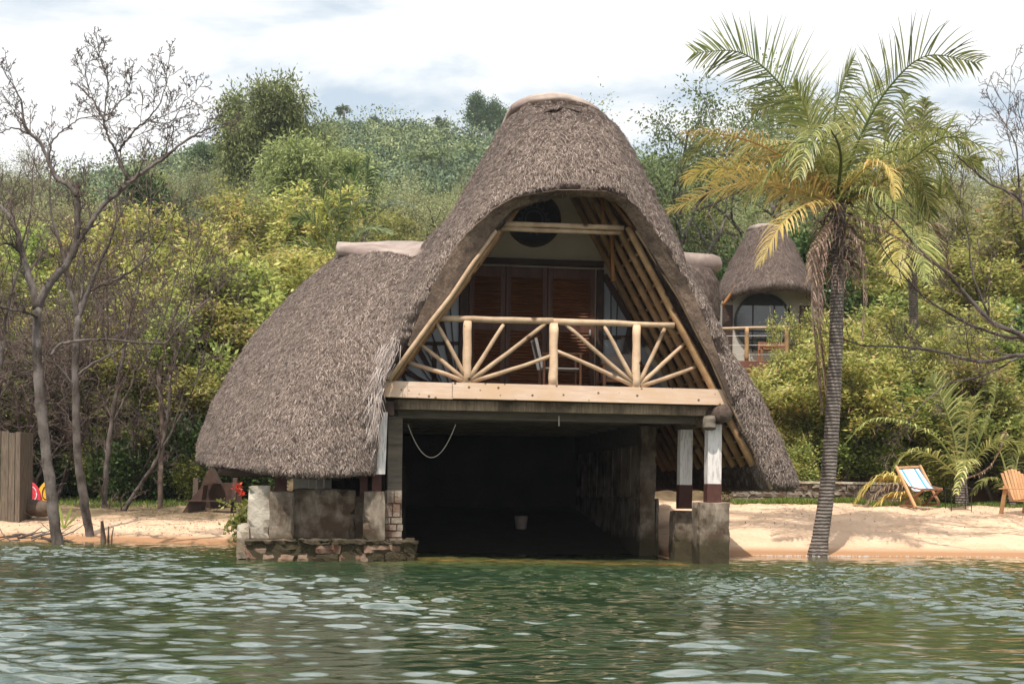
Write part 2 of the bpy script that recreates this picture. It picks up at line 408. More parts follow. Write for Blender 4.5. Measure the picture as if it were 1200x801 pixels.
def height(x, y):
    x = np.asarray(x, dtype=float); y = np.asarray(y, dtype=float)
    d = y - np.interp(x, SX, SY)
    right = np.clip((x - 2.0) / 1.5, 0, 1)
    under = np.maximum(d * 0.10, -2.5)
    beachR = np.interp(d, [0, 0.5, 1.3, 5.5, 9], [0, 0.10, 0.26, 0.84, 0.90])
    beachL = np.interp(d, [0, 0.6, 2.0, 5.0, 9], [0, 0.10, 0.26, 0.55, 0.80])
    land = beachL + (beachR - beachL) * right
    zc = np.interp(x, CXs, CZ)
    t = np.clip((y - 37) / 213.0, 0, 1.0)
    hill = (zc - 0.9) * (t ** 1.02)
    hill += np.where(t > 0.05, 1.2 * np.sin(x * .07 + 1) * np.sin(y * .05) * np.clip((t - .05) * 8, 0, 1), 0)
    back = np.clip((y - 250) / 120, 0, 1)
    hill = hill * (1 - back * 0.5)
    bumps = 0.03 * np.sin(x * 1.7 + y * .6) * np.sin(y * 1.3 + 2) + 0.02 * np.sin(x * 4.1 - y * 2.2)
    z = np.where(d < 0, under, land + hill + bumps * np.clip(d / 1.5, 0, 1))
    return z

def gz(x, y): return float(height(x, y))

def axis(parts):
    out = []
    for a, b, s in parts:
        out += list(np.arange(a, b, s))
    return np.array(out + [parts[-1][1]])

gx = axis([(-400, -60, 20), (-60, -16, 2.0), (-16, 16, 0.10), (16, 60, 2.0), (60, 400, 20)])
gy = axis([(-60, 18, 6), (18, 22, 0.4), (22, 34, 0.08), (34, 60, 0.8), (60, 270, 4), (270, 900, 35)])
X, Y = np.meshgrid(gx, gy)
Z = height(X, Y)
rs = np.random.RandomState(4)
near = (np.abs(X) < 16) & (Y > 22) & (Y < 36) & (Z > 0.12)
Z = Z + near * (rs.normal(0, 0.006, X.shape))
# scuffed hollows of footprints in the dry sand
for _ in range(420):
    fx, fy = rs.uniform(-14, 15), rs.uniform(24, 33)
    a, l = rs.uniform(0, 3.14), rs.uniform(.09, .2)
    dx, dy = X - fx, Y - fy
    q = ((dx * math.cos(a) + dy * math.sin(a)) / l) ** 2 + ((-dx * math.sin(a) + dy * math.cos(a)) / (l * .5)) ** 2
    Z = Z - near * 0.035 * np.exp(-q) + near * 0.012 * np.exp(-q / 3)
def grid_faces(ny, nx):
    idx = np.arange(ny * nx).reshape(ny, nx)
    return np.stack([idx[:-1, :-1], idx[:-1, 1:], idx[1:, 1:], idx[1:, :-1]], -1).reshape(-1, 4)
m, nt, b, out = new_mat('ground_sand_and_soil')
g = nt.nodes.new("ShaderNodeNewGeometry"); sx = nt.nodes.new("ShaderNodeSeparateXYZ"); nt.links.new(g.outputs['Position'], sx.inputs[0])
n1 = tex(nt, 'noise', 1.3, vec=g.outputs['Position'], detail=8, rough=0.6)
n2 = tex(nt, 'noise', 14, vec=g.outputs['Position'], detail=6, rough=0.7)
sand = ramp(nt, [(0.3, (0.50, 0.335, 0.22)), (0.7, (0.64, 0.455, 0.32))], n1)
grit = ramp(nt, [(0.33, (0.45, 0.36, 0.28)), (0.43, (1, 1, 1))], n2)
sand = mixc(nt, sand, grit, 0.55, 'MULTIPLY')
wet = ramp(nt, [(0.0, (1, 1, 1)), (0.5, (1, 1, 1)), (1.0, (0, 0, 0))], (lambda mr: (nt.links.new(sx.outputs['Z'], mr.inputs['Value']), mr.inputs['From Min'].__setattr__('default_value', -0.02), mr.inputs['From Max'].__setattr__('default_value', 0.15), mr.outputs[0])[-1])(nt.nodes.new("ShaderNodeMapRange")))
col = mixc(nt, sand, (0.33, 0.18, 0.095), wet)
soil = ramp(nt, [(0.3, (0.07, 0.05, 0.03)), (0.5, (0.15, 0.11, 0.065)), (0.7, (0.34, 0.24, 0.15))], n1)
mry = nt.nodes.new("ShaderNodeMapRange"); mry.inputs['From Min'].default_value = 33.6; mry.inputs['From Max'].default_value = 35.4
addn = nt.nodes.new("ShaderNodeMath"); addn.operation = 'MULTIPLY_ADD'; addn.inputs[1].default_value = 5.0; nt.links.new(n1, addn.inputs[0]); lf_ = nt.nodes.new('ShaderNodeMapRange'); lf_.inputs['From Min'].default_value = -3.5; lf_.inputs['From Max'].default_value = -4.5; lf_.inputs['To Max'].default_value = 2.6; nt.links.new(sx.outputs['X'], lf_.inputs['Value']); ad_ = nt.nodes.new('ShaderNodeMath'); nt.links.new(lf_.outputs[0], ad_.inputs[0]); nt.links.new(sx.outputs['Y'], ad_.inputs[1]); nt.links.new(ad_.outputs[0], addn.inputs[2])
mry.inputs['From Min'].default_value = 35.6; mry.inputs['From Max'].default_value = 36.8
nt.links.new(addn.outputs[0], mry.inputs['Value'])
col = mixc(nt, col, soil, mry.outputs[0])
mrg = nt.nodes.new("ShaderNodeMapRange"); mrg.inputs['From Min'].default_value = 44; mrg.inputs['From Max'].default_value = 52; nt.links.new(addn.outputs[0], mrg.inputs['Value'])
scrub = ramp(nt, [(0.3, (0.05, 0.07, 0.025)), (0.5, (0.10, 0.12, 0.045)), (0.72, (0.20, 0.17, 0.085))], n1)
col = mixc(nt, col, scrub, mrg.outputs[0])
nt.links.new(col, b.inputs['Base Color']); b.inputs['Roughness'].default_value = 0.95; b.inputs['Specular IOR Level'].default_value = 0.15
bump(nt, b, n2, 0.35, 0.03)
terr = np_mesh('ground', np.stack([X, Y, Z], -1).reshape(-1, 3), grid_faces(*X.shape), m, smooth=True)
tag(terr, kind='structure')

# water: real ripples where one can see them, coarser outside the view
wx = axis([(-400, -40, 30), (-40, -11, 1.0), (-11, 11, 0.04), (11, 40, 1.0), (40, 400, 30)])
wy = axis([(-200, 0, 20), (0, 6, 0.6), (6, 24, 0.030), (24, 30, 0.05), (30, 40, 2.0), (40, 64, 8)])
X, Y = np.meshgrid(wx, wy)
Z = np.zeros_like(X)
rs = np.random.RandomState(11)
for i in range(110):
    lam = math.exp(rs.uniform(math.log(0.11), math.log(0.75)))
    th = rs.normal(math.pi / 2 + .15, 0.55)
    k = 2 * math.pi / lam
    amp = 0.0190 * (lam / (2 * math.pi)) * (1.0 if lam < 1.2 else 0.7) * 1.5
    ph = rs.uniform(0, 6.28)
    arg = k * (X * math.cos(th) + Y * math.sin(th)) + ph
    s = np.sin(arg)
    Z += amp * (s + 0.35 * s * s)
patch = 0.75 + 0.35 * np.sin(X * .35 + 1) * np.sin(Y * .42 + .5) + 0.2 * np.sin(X * 1.1 + Y * .7)
d = Y - np.interp(X, SX, SY)
calm = np.clip(-d / 5.0, 0.22, 1.0)
Z = Z * patch * calm * ((np.abs(X) < 11.5) & (Y > 5.5) & (Y < 31))
m, nt, b, out = new_mat('lake_water')
at = nt.nodes.new("ShaderNodeAttribute"); at.attribute_name = 'lake_depth'
g = nt.nodes.new("ShaderNodeNewGeometry")
n1 = tex(nt, 'noise', 0.5, vec=g.outputs['Position'], detail=4)
sh = ramp(nt, [(0.0, (0.21, 0.12, 0.040)), (0.08, (0.13, 0.10, 0.032)), (0.28, (0.070, 0.078, 0.028)), (0.7, (0.036, 0.052, 0.023)), (1.0, (0.023, 0.043, 0.022))], at.outputs['Fac'])
col = mixc(nt, sh, (0.03, 0.052, 0.016), ramp(nt, [(0.45, (0, 0, 0)), (0.65, (.5, .5, .5))], n1))
nt.links.new(col, b.inputs['Base Color']); b.inputs['Roughness'].default_value = 0.015; b.inputs['IOR'].default_value = 1.5
b.inputs['Specular IOR Level'].default_value = 0.5
n2 = tex(nt, 'noise', 13.0, vec=g.outputs['Position'], detail=5, rough=0.6, stretch=(0.6, 1.3, 1))
bump(nt, b, n2, 0.10, 0.010)
wat = np_mesh('water', np.stack([X, Y, Z], -1).reshape(-1, 3), grid_faces(*X.shape), m, smooth=True)
a = wat.data.attributes.new('lake_depth', 'FLOAT', 'POINT')
dd = np.clip((-d + 0.10 * np.sin(X * 3) + .1 * np.sin(X * 7.3)) / 7.0, 0, 1)
ledge = np.abs(Y - 21.55 - .06 * np.sin(X * 4)) / .42 * .14 + np.clip((np.abs(X - .4) - 2.2) * 2, 0, 1)
dd = np.minimum(dd, np.maximum(ledge, 0.02)) * (np.abs(Y - 21.55) < 2.2) + dd * (np.abs(Y - 21.55) >= 2.2)
a.data.foreach_set('value', dd.ravel().astype(np.float32))
tag(wat, kind='structure')
# thin line of foam where the ripples touch the sand
rng = random.Random(5)
def foam(x0, x1, n):
    mb = MB()
    for i in range(n):
        x = rng.uniform(x0, x1); y = float(np.interp(x, SX, SY)) + rng.gauss(-0.06, .09)
        w, h = rng.uniform(.006, .02), rng.uniform(.004, .010)
        vs = [(x + w * math.cos(a) * rng.uniform(.7, 1.2), y + h * math.sin(a), 0.012 + 0.004 * math.sin(x * 9)) for a in (0, 1.05, 2.1, 3.14, 4.2, 5.2)]
        vs.append((x, y, 0.024)); mb.add(vs, [(i, (i + 1) % 6, 6) for i in range(6)])
    return mb
M['foam'] = surf('foam', (0.4, 0.4, 0.4), (0.55, 0.55, 0.56), 9, 0.6)
mb = foam(4.2, 6.4, 200); mb2 = foam(6.4, 9.6, 60); mb.add(mb2.v, mb2.f)
tag(mb.build('shore_foam', M['foam']), 'thin broken line of foam where the ripples meet the sand', 'foam', kind='stuff')
# ------------------------------------------------------------------ the boathouse
rng = random.Random(7)
house = empty('thatched_boathouse', O, YAW)
tag(house, 'big steep thatched boathouse with a sweeping left wing, open balcony above a dark boat bay', 'boathouse')

# stations round the arch, left foot to right foot: inner edge, outer lip, silhouette (photo pixels) and the depth of the last
ST = [((441, 556), (436, 557), (392, 556), .9), ((447, 470), (440, 470), (418, 470), .9), ((452, 445), (443, 440), (428, 440), .9),
      ((480, 405), (462, 395), (450, 385), .9), ((502, 375), (485, 355), (465, 350), .9), ((525, 346), (508, 320), (480, 318), .9),
      ((548, 311), (534, 284), (500, 280), 1.0), ((577, 270), (556, 262), (524, 255), 1.2), ((600, 247), (577, 244), (549, 218), 1.45),
      ((625, 237), (600, 231), (570, 180), 1.65), ((650, 232), (625, 225), (590, 144), 1.75), ((680, 230), (650, 222), (613, 122), 1.8),
      ((705, 231), (680, 221), (648, 117), 1.8), ((722, 238), (710, 223), (680, 119), 1.75), ((735, 251), (732, 230), (706, 134), 1.5),
      ((746, 270), (752, 249), (731, 166), 1.1), ((765, 300), (779, 284), (758, 214), .6), ((797, 350), (812, 338), (789, 277), .25),
      ((815, 386), (833, 374), (824, 344), .1), ((834, 422), (856, 412), (863, 418), .0), ((856, 473), (884, 466), (897, 476), .0),
      ((880, 518), (908, 510), (917, 520), .0), ((904, 573), (928, 574), (937, 571), .0)]
n = len(ST)
rings = [[] for _ in range(9)]
INNER = []
for i, (c0, c1, s, vs) in enumerate(ST):
    hood = max(0.0, 1 - abs((i - 11.5) / 5.5)) ** 0.7
    a = FP(*c0, -0.22 - 0.18 * hood); b_ = FP(*c1, -0.30 - 0.45 * hood); c = FP(*s, vs)
    ctrl = Vector((b_.x * .35 + c.x * .65, b_.y + 0.12 * (c.y - b_.y), b_.z + 0.72 * (c.z - b_.z)))
    rings[2].append(b_)
    for q, t in ((3, .25), (4, .5), (5, .75)):
        rings[q].append(b_ * (1 - t) ** 2 + ctrl * (2 * t * (1 - t)) + c * t * t)
    rings[6].append(c)
    rings[7].append(Vector((c.x, 4.5, c.z))); rings[8].append(Vector((c.x, 9.0, c.z)))
    if 7 <= i <= 15:
        cen = FP(655, 300, 1.0)
        inn = Vector((cen.x + (c.x - cen.x) * .70, .55, c.z - 0.42 - 0.06 * abs(i - 11.5)))
    else:
        inn = Vector((a.x, .35, a.z))
    rings[1].append(a); rings[0].append(inn); INNER.append(inn)
# closed shell: inner back -> inner front -> lip -> outer -> outer back
order = [[Vector((p.x, 9.0, p.z)) for p in rings[0]]] + [rings[0], rings[1]] + rings[2:]
mb = MB(); m_ = len(order)
vs = [p for r in order for p in r]
fs = [(k * n + i, k * n + i + 1, (k + 1) * n + i + 1, (k + 1) * n + i) for k in range(m_ - 1) for i in range(n - 1)]
fs += [((m_ - 1) * n + i, (m_ - 1) * n + i + 1, i + 1, i) for i in range(n - 1)]
fs += [tuple(k * n for k in range(m_)), tuple(k * n + n - 1 for k in range(m_ - 1, -1, -1))]
shell = (vs, fs)
# left wing, a closed solid: eave point, depth, ridge point, depth, bulge
WG = [((443, 557), -.22, (533, 292), -.05, .02), ((422, 558), -.40, (522, 300), .2, .12), ((380, 558), -.50, (500, 302), .6, .22), ((330, 556), -.42, (475, 298), 1.0, .3),
      ((284, 552), .05, (445, 294), 1.5, .34), ((244, 548), .9, (415, 292), 2.2, .36), ((229, 543), 2.2, (399, 294), 3.2, .42)]
E, T, B = [], [], []
for e, ve, t, vt, bl in WG:
    E.append(FP(*e, ve)); T.append(FP(*t, vt)); B.append(bl)
E += [Vector((E[-1].x, 4.6, E[-1].z)), Vector((E[3].x, 6.6, E[-1].z)), Vector((E[1].x, 6.8, E[-1].z))]
T += [Vector((T[6].x, 4.6, T[6].z)), Vector((T[3].x, 5.4, T[6].z)), Vector((T[2].x, 5.6, T[6].z))]
B += [.36, .3, .1]
cw = Vector((FP(400, 556, 3).x, 3.0, 0)); K = 11; nw = len(E)
edge_pts = [FP(*p, -.1) for p in ((439, 557), (441, 470), (444, 440), (462, 398), (485, 358), (508, 322), (533, 292))]
WT = [1, .92, .6, .3, .1, 0, 0, 0, .3, 1]
def edge_off(t):
    z = edge_pts[0].z + (edge_pts[-1].z - edge_pts[0].z) * t; x_lin = edge_pts[0].x + (edge_pts[-1].x - edge_pts[0].x) * t
    return float(np.interp(z, [p.z for p in edge_pts], [p.x for p in edge_pts])) - x_lin
wv, wf = [], []
for k in range(K + 1):
    t = k / K
    for e, tt, bl, wt in zip(E, T, B, WT):
        out_ = Vector((e.x - cw.x, (e.y - cw.y), 0)); out_ = out_.normalized() if out_.length > .01 else Vector((0, -1, 0))
        out_ = (out_ + Vector((0, 0, .7))).normalized()
        wv.append(e.lerp(tt, t) + Vector((edge_off(t) * wt, 0, 0)) + out_ * (bl * (math.sin(math.pi * t ** 0.8))))
for k in range(K):
    for i in range(nw):
        j = (i + 1) % nw
        wf.append((k * nw + i, k * nw + j, (k + 1) * nw + j, (k + 1) * nw + i))
wf += [tuple(range(nw - 1, -1, -1)), tuple(K * nw + i for i in range(nw))]

def remesh(parts, voxel, lump, seed=0.0, it=2):
    """Join closed solids, melt the seams, push the skin about in soft lumps; returns vertex and quad arrays."""
    mb = MB()
    for v, f in parts: mb.add(v, f)
    me = bpy.data.meshes.new('tmp'); me.from_pydata(mb.v, [], mb.f)
    bm = bmesh.new(); bm.from_mesh(me); bmesh.ops.recalc_face_normals(bm, faces=bm.faces); bm.to_mesh(me); bm.free()
    o = bpy.data.objects.new('tmp', me); C.objects.link(o)
    r = o.modifiers.new('r', 'REMESH'); r.mode = 'VOXEL'; r.voxel_size = voxel
    s = o.modifiers.new('s', 'SMOOTH'); s.factor = 0.5; s.iterations = it
    dg = bpy.context.evaluated_depsgraph_get(); ev = o.evaluated_get(dg).to_mesh()
    V = np.empty(len(ev.vertices) * 3, dtype=np.float32); ev.vertices.foreach_get('co', V); V = V.reshape(-1, 3)
    N = np.empty(len(ev.vertices) * 3, dtype=np.float32); ev.vertices.foreach_get('normal', N); N = N.reshape(-1, 3)
    Fc = np.array([tuple(p.vertices) for p in ev.polygons if len(p.vertices) == 4], dtype=np.int32)
    o.evaluated_get(dg).to_mesh_clear()
    bpy.data.objects.remove(o); bpy.data.meshes.remove(me)
    h = np.array([mnoise.noise(Vector(p) * 1.1 + Vector((seed, 0, 0))) * 1.0 + mnoise.noise(Vector(p) * 3.3) * .55 + mnoise.noise(Vector(p) * 9.0) * .4 + mnoise.noise(Vector((p[0] * .7, p[1] * .7, p[2] * 4.5))) * .5 for p in V])
    return V + N * (h * lump)[:, None], Fc

def thatch(name, V, Fc, parent, nstraw, seed, keep=None, mat=None, slen=(.035, .095), fuzz=.8):
    """Thatch part: the skin plus cut straw ends standing out of it."""
    rs = np.random.RandomState(seed)
    A, Bq, Cq, D = (V[Fc[:, i]] for i in range(4))
    nrm = np.cross(Cq - A, D - Bq); area = np.linalg.norm(nrm, axis=1) / 2; nrm /= np.maximum(np.linalg.norm(nrm, axis=1), 1e-9)[:, None]
    cen = (A + Bq + Cq + D) / 4
    w = area * (keep(cen, nrm) if keep else 1.0)
    pick = rs.choice(len(Fc), nstraw, p=w / w.sum())
    r1, r2 = rs.rand(nstraw, 1), rs.rand(nstraw, 1)
    p = A[pick] * (1 - r1) * (1 - r2) + Bq[pick] * r1 * (1 - r2) + Cq[pick] * r1 * r2 + D[pick] * (1 - r1) * r2
    nn = nrm[pick]
    down = np.array([0, 0, -1.0]); dt = down - nn * (nn @ down)[:, None]; dl = np.linalg.norm(dt, axis=1)[:, None]
    dt = np.where(dl > .2, dt / np.maximum(dl, 1e-6), 0)
    side = np.cross(nn, dt)
    d = dt * rs.normal(.85, .25, (nstraw, 1)) + nn * np.abs(rs.normal(.30, .25, (nstraw, 1))) * fuzz + side * rs.normal(0, .42, (nstraw, 1)) + rs.normal(0, .08, (nstraw, 3))
    d /= np.linalg.norm(d, axis=1)[:, None]
    ln = rs.uniform(slen[0], slen[1], (nstraw, 1)); wd = rs.uniform(.0024, .0048, (nstraw, 1))
    s2 = np.cross(d, nn); s2 /= np.maximum(np.linalg.norm(s2, axis=1), 1e-6)[:, None]
    lift = nn * .008
    a = p - s2 * wd + lift - d * ln * .6; b2_ = p + s2 * wd + lift - d * ln * .6; c2 = p + d * ln * .4 + s2 * wd * .4 + lift; d2 = p + d * ln * .4 - s2 * wd * .4 + lift
    SV = np.stack([a, b2_, c2, d2], 1).reshape(-1, 3)
    SF = np.arange(nstraw * 4).reshape(-1, 4) + len(V)
    o = np_mesh(name, np.vstack([V, SV]), np.vstack([Fc, SF]), M['thatch'], parent)
    o.data.materials.append(L['straw'])
    mi = np.zeros(len(o.data.polygons), dtype=np.int32); mi[len(Fc):] = 1
    if len(mi) == len(Fc) + nstraw: o.data.polygons.foreach_set('material_index', mi)
    sm = np.ones(len(mi), dtype=bool); sm[len(Fc):] = False
    o.data.polygons.foreach_set('use_smooth', sm)
    return o

V, Fc = remesh([shell, (wv, wf)], 0.06, 0.045)
roof = thatch('roof', V, Fc, house, 360000, 3, keep=lambda c, nn: ((c[:, 1] < 3.0) * (nn[:, 1] < .35) + .08) * np.where((nn[:, 2] < -.3) & (c[:, 1] > .2), .05, 1) * np.where((nn[:, 2] < -.12) & (c[:, 2] > 2.4), .04, 1))

# long loose reeds brushed out where the lip meets the wing, left of the beam
rs = np.random.RandomState(21); mb = MB()
for k in range(400):
    t = rs.rand() ** .8; px = np.interp(t, [0, .4, 1], [472, 452, 443]) - abs(rs.normal(0, 7)); py = np.interp(t, [0, .4, 1], [398, 432, 500]) + rs.normal(0, 8)
    a = FP(px, py, -.38 + rs.uniform(-.03, .05)); L_ = rs.uniform(.10, .28); d = Vector((-.45 + rs.normal(0, .22) + .35 * t, rs.normal(-.1, .12), -1)).normalized(); w = rs.uniform(.003, .006)
    s = Vector((w, 0, 0)); b_ = a + d * L_
    mb.add([a - s, a + s, b_ + s * .4, b_ - s * .4], [(0, 1, 2, 3)])
ls = mb.build('loose_reeds', leaf_mat('pale_reed', [(0, (.16, .125, .11)), (.6, (.33, .27, .24)), (1, (.56, .49, .45))], 0, .7), house); ls['kind'] = 'stuff'
# mortar caps
def cap_strip(line, half, thick, seedv, drop=0.10, cross=7):
    """A rounded mortar capping laid along a ridge line of (point, side vector) pairs."""
    vs = []; m = len(line)
    for p, sd in line:
        for k in range(cross):
            t = k / (cross - 1) * 2 - 1
            vs.append(p + sd * (t * half) + Vector((0, 0, thick - (t * t) * drop)))
        for k in range(cross - 1, -1, -1):
            t = k / (cross - 1) * 2 - 1
            vs.append(p + sd * (t * half) + Vector((0, 0, -thick * .6 - (t * t) * drop)))
    c2 = cross * 2
    fs = [(i * c2 + k, i * c2 + (k + 1) % c2, (i + 1) * c2 + (k + 1) % c2, (i + 1) * c2 + k) for i in range(m - 1) for k in range(c2)]
    fs += [tuple(range(c2 - 1, -1, -1)), tuple((m - 1) * c2 + k for k in range(c2))]
    return [v + mnoise.noise_vector(v * 1.7 + Vector((seedv, 0, 0))) * .03 for v in vs], fs
top = FP(650, 117, 1.8)
line = [(Vector((top.x, v, top.z + .05 + dz)), Vector((1, 0, 0))) for v, dz in ((1.62, -.06), (1.75, .0), (2.3, .03), (3.5, .02), (5, .03), (7, .0), (9.05, .02))]
v_, f_ = cap_strip(line, .70, .07, 1.0, drop=.24, cross=11)
MB().add(v_, f_).build('ridge_cap', M['mortar'], house, smooth=True, label='pale mortar cap over the very top of the roof')
a0, a1 = FP(398, 290, 3.0), FP(500, 286, 2.2)
line = [(Vector((a0.x - .02, 3.2, a0.z + .02)), Vector((0.1, 1, 0)).normalized())] + [(Vector((a0.x + (a1.x - a0.x) * t, 3.2 - .5 * t, a0.z + (a1.z - a0.z) * t + .05 * math.sin(3.14 * t))), Vector((0.1, 1, 0)).normalized()) for t in (.12, .3, .5, .7, .88, 1.05)]
v_, f_ = cap_strip(line, .75, .07, 2.2, drop=.05)
capw = MB()
# the skirt of the cap that sags over the valley at its right end
sk = [FP(394, 291, 2.6), FP(420, 296, 2.0), FP(440, 300, 1.65), FP(455, 310, 1.25), (FP(472, 312, 1.0)), FP(486, 309, .75), FP(497, 294, .75), FP(498, 288, 1.3)]
bk = [FP(398, 286, 3.6), FP(416, 284, 3.6), FP(438, 283, 3.5), FP(455, 282, 3.4), FP(470, 282, 3.2), FP(484, 282, 3.0), FP(494, 283, 2.8), FP(502, 284, 2.6)]
vs = []
for f0, b0 in zip(sk, bk):
    for t in (0, .33, .66, 1):
        p = Vector(f0).lerp(b0, t) + Vector((0, 0, .09 * math.sin(math.pi * min(1, t + .15))))
        vs.append(p)
    for t in (1, .66, .33, 0):
        vs.append(Vector(f0).lerp(b0, t) + Vector((0, .03, -.09)))
fs = [(i * 8 + k, i * 8 + (k + 1) % 8, (i + 1) * 8 + (k + 1) % 8, (i + 1) * 8 + k) for i in range(7) for k in range(8)] + [tuple(range(7, -1, -1)), tuple(56 + k for k in range(8))]
capw.add(vs, fs)
capw.build('ridge_cap', M['mortar'], house, smooth=True, label='pinkish mortar cap sagging over the shoulder of the left wing')

# edge poles following the inner edge of the lip
def edge(idx, r, dv, inset):
    pts = []
    for i in idx:
        p = FP(*ST[i][0], -0.2 + dv); q = Vector((FP(650, 400).x, p.y, p.z))
        pts.append(p + (q - p).normalized() * inset)
    return pts
MB().tube(edge([2, 3, 4, 5, 6, 7], 0, -.04, .05), .035, 8).build('edge_pole', M['pole'], house, smooth=True)
MB().tube(edge([2, 3, 4, 5, 6, 7], 0, .04, .11), .03, 8).build('edge_pole', M['rafter'], house, smooth=True)
MB().tube(edge([15, 16, 17, 18, 19, 20, 21, 22], 0, 0.03, .0), .03, 8).build('edge_pole', M['pole'], house, smooth=True)

M['cutreed'] = surf('cut_reed', (0.13, 0.085, 0.06), (0.34, 0.24, 0.18), 30, .95, stretch=(1, .5, 1), bs=.8, bd=.03, c2=(.10, .07, .055), s2=2)
band = []
for i in range(3, 21):
    a, b_ = rings[1][i], rings[2][i]; f = Vector((0, -.035, -.012))
    tp_ = {3: .15, 4: .55, 5: .85, 17: .9, 18: .7, 19: .4, 20: .12}.get(i, 1.0)
    band.append([a.lerp(b_, t * tp_) + f + mnoise.noise_vector(a * 5 + Vector((t, 0, 0))) * .012 for t in (.02, .2, .4, .6, .8, .93)])
bp = bez_list = []
vs, N2 = [], 6
for i in range(len(band) - 1):
    for s in range(6):
        f = s / 6; vs += [band[i][k].lerp(band[i + 1][k], f) + mnoise.noise_vector((band[i][k].lerp(band[i + 1][k], f)) * 14) * .012 for k in range(N2)]
vs += band[-1]; nr = len(vs) // N2
vs2 = vs + [v + Vector((0, .06, .02)) for v in vs]; off = len(vs)
fs = [(i * N2 + k, i * N2 + k + 1, (i + 1) * N2 + k + 1, (i + 1) * N2 + k) for i in range(nr - 1) for k in range(N2 - 1)]
fs += [tuple(x + off for x in f[::-1]) for f in fs]
fs += [(i * N2, (i + 1) * N2, (i + 1) * N2 + off, i * N2 + off) for i in range(nr - 1)] + [(i * N2 + 5, i * N2 + 5 + off, (i + 1) * N2 + 5 + off, (i + 1) * N2 + 5) for i in range(nr - 1)]
MB().add(vs2, fs).build('thatch_edge', M['cutreed'], house)

# rafters: poles down the inner slopes, one pair every half metre of depth
def inner_line(left, v, inset):
    if left:
        lo, hi = FP(*ST[0][0], -.2), FP(*ST[6][0], -.2); k0 = FP(*ST[2][0], -.2)
        pts = [Vector((k0.x, v, k0.z)), Vector((hi.x, v, hi.z))]
        d = (pts[1] - pts[0]).normalized(); pts[1] = pts[0] + d * 4.0
        return [p + Vector((inset, 0, -inset * .3)) for p in pts]
    lo, hi = FP(*ST[21][0], -.2), FP(*ST[16][0], -.2)
    a, b = Vector((lo.x, v, lo.z)), Vector((hi.x, v, hi.z)); d = (b - a).normalized()
    return [p + Vector((-inset, 0, -inset * .4)) for p in (a - d * .35, b + d * (0.55 if v < .4 else 1.55))]
for k in range(12):
    v = -0.02 + .52 * k
    a, b = inner_line(False, v, .075)
    MB().pole(a, b, .064, .052, rng, 10, 8, rng.uniform(-.02, .02)).build('rafter', M['rafter'], house, smooth=True)
for k in range(8):
    v = .15 + .5 * k
    a, b = inner_line(True, v, .09)
    MB().pole(a, b, .06, .05, rng, 8, 6, .01).build('rafter', M['rafter'], house, smooth=True)
for k in range(15):                      # thin battens tying the rafters, along the depth
    a, b = inner_line(False, 0, .035)
    p = a.lerp(b, (k + .5) / 15)
    MB().pole((p.x, .02, p.z), (p.x, 6.4, p.z), .024, .02, rng, 6, 10).build('batten', M['rafter'], house, smooth=True)
for k in range(8):
    a, b = inner_line(True, 0, .03)
    p = a.lerp(b, (k + .6) / 8)
    MB().pole((p.x, 0, p.z), (p.x, 4.0, p.z), .022, .02, rng, 6, 8).build('batten', M['rafter'], house, smooth=True)
for dy, r in ((0, .043), (6, .034)):     # the doubled tie beam under the hood
    MB().pole(FP(581, 262 + dy, .0), FP(731 - dy * .6, 267 + dy, .0 if dy == 0 else .05), r, r * .9, rng).build('tie_beam', M['pole'], house, smooth=True)
for (a, b, v, w) in (((705, 226), (707, 268), .35, .10), ((716, 268), (718, 330), .9, .11), ((739, 240), (741, 282), .1, .08)):
    MB().bar(FP(*a, v), FP(*b, v), w, .05).build('hanger', M['orange'], house, bevel=.006)
MB().pole(FP(712, 228, .15), FP(744, 270, .0), .045, .04, rng).build('collar_pole', M['orange'], house, smooth=True)

# gable wall, doors and windows of the upper room (v = 2.2)
VW = 2.2
poly = []
for i in list(range(2, 23)):
    p = INNER[i]
    poly.append(Vector((p.x, VW, p.z)))
zf = FP(650, 450, 0).z
pr = [p for p in poly if p.z >= zf - .2]
pr = [Vector((pr[0].x + .03, VW, zf - .1))] + pr[1:-1] + [Vector((pr[-1].x - .0, VW, zf - .1))]
MB().prism(pr, (0, .15, 0)).build('gable_wall', M['plaster'], house)
def fb(x0, y0, x1, y1, v, t):            # box from a pixel rectangle on the plane v, thickness t towards the back
    a, b = FP(x0, y0, v), FP(x1, y1, v)
    return (min(a.x, b.x), max(a.x, b.x), v, v + t, min(a.z, b.z), max(a.z, b.z))
MB().b2(*fb(537, 300, 708, 313, VW - .09, .09)).build('lintel', M['darkwood'], house, bevel=.01)
def px2(x, y): return FP(x, y, VW - .06)
za, zb = FP(620, 460, VW - .06).z, FP(620, 313, VW - .06).z
jambs = [(538, 549), (590, 600), (641, 650), (689, 697)]
for x0, x1 in ((538, 549), (699, 707)):
    a, b = px2(x0, 380), px2(x1, 380)
    MB().b2(a.x, b.x, VW - .085, VW, za, zb).build('door_jamb', M['darkwood'], house, bevel=.008)
leafs = [(549, 592), (592, 641), (641, 697)]
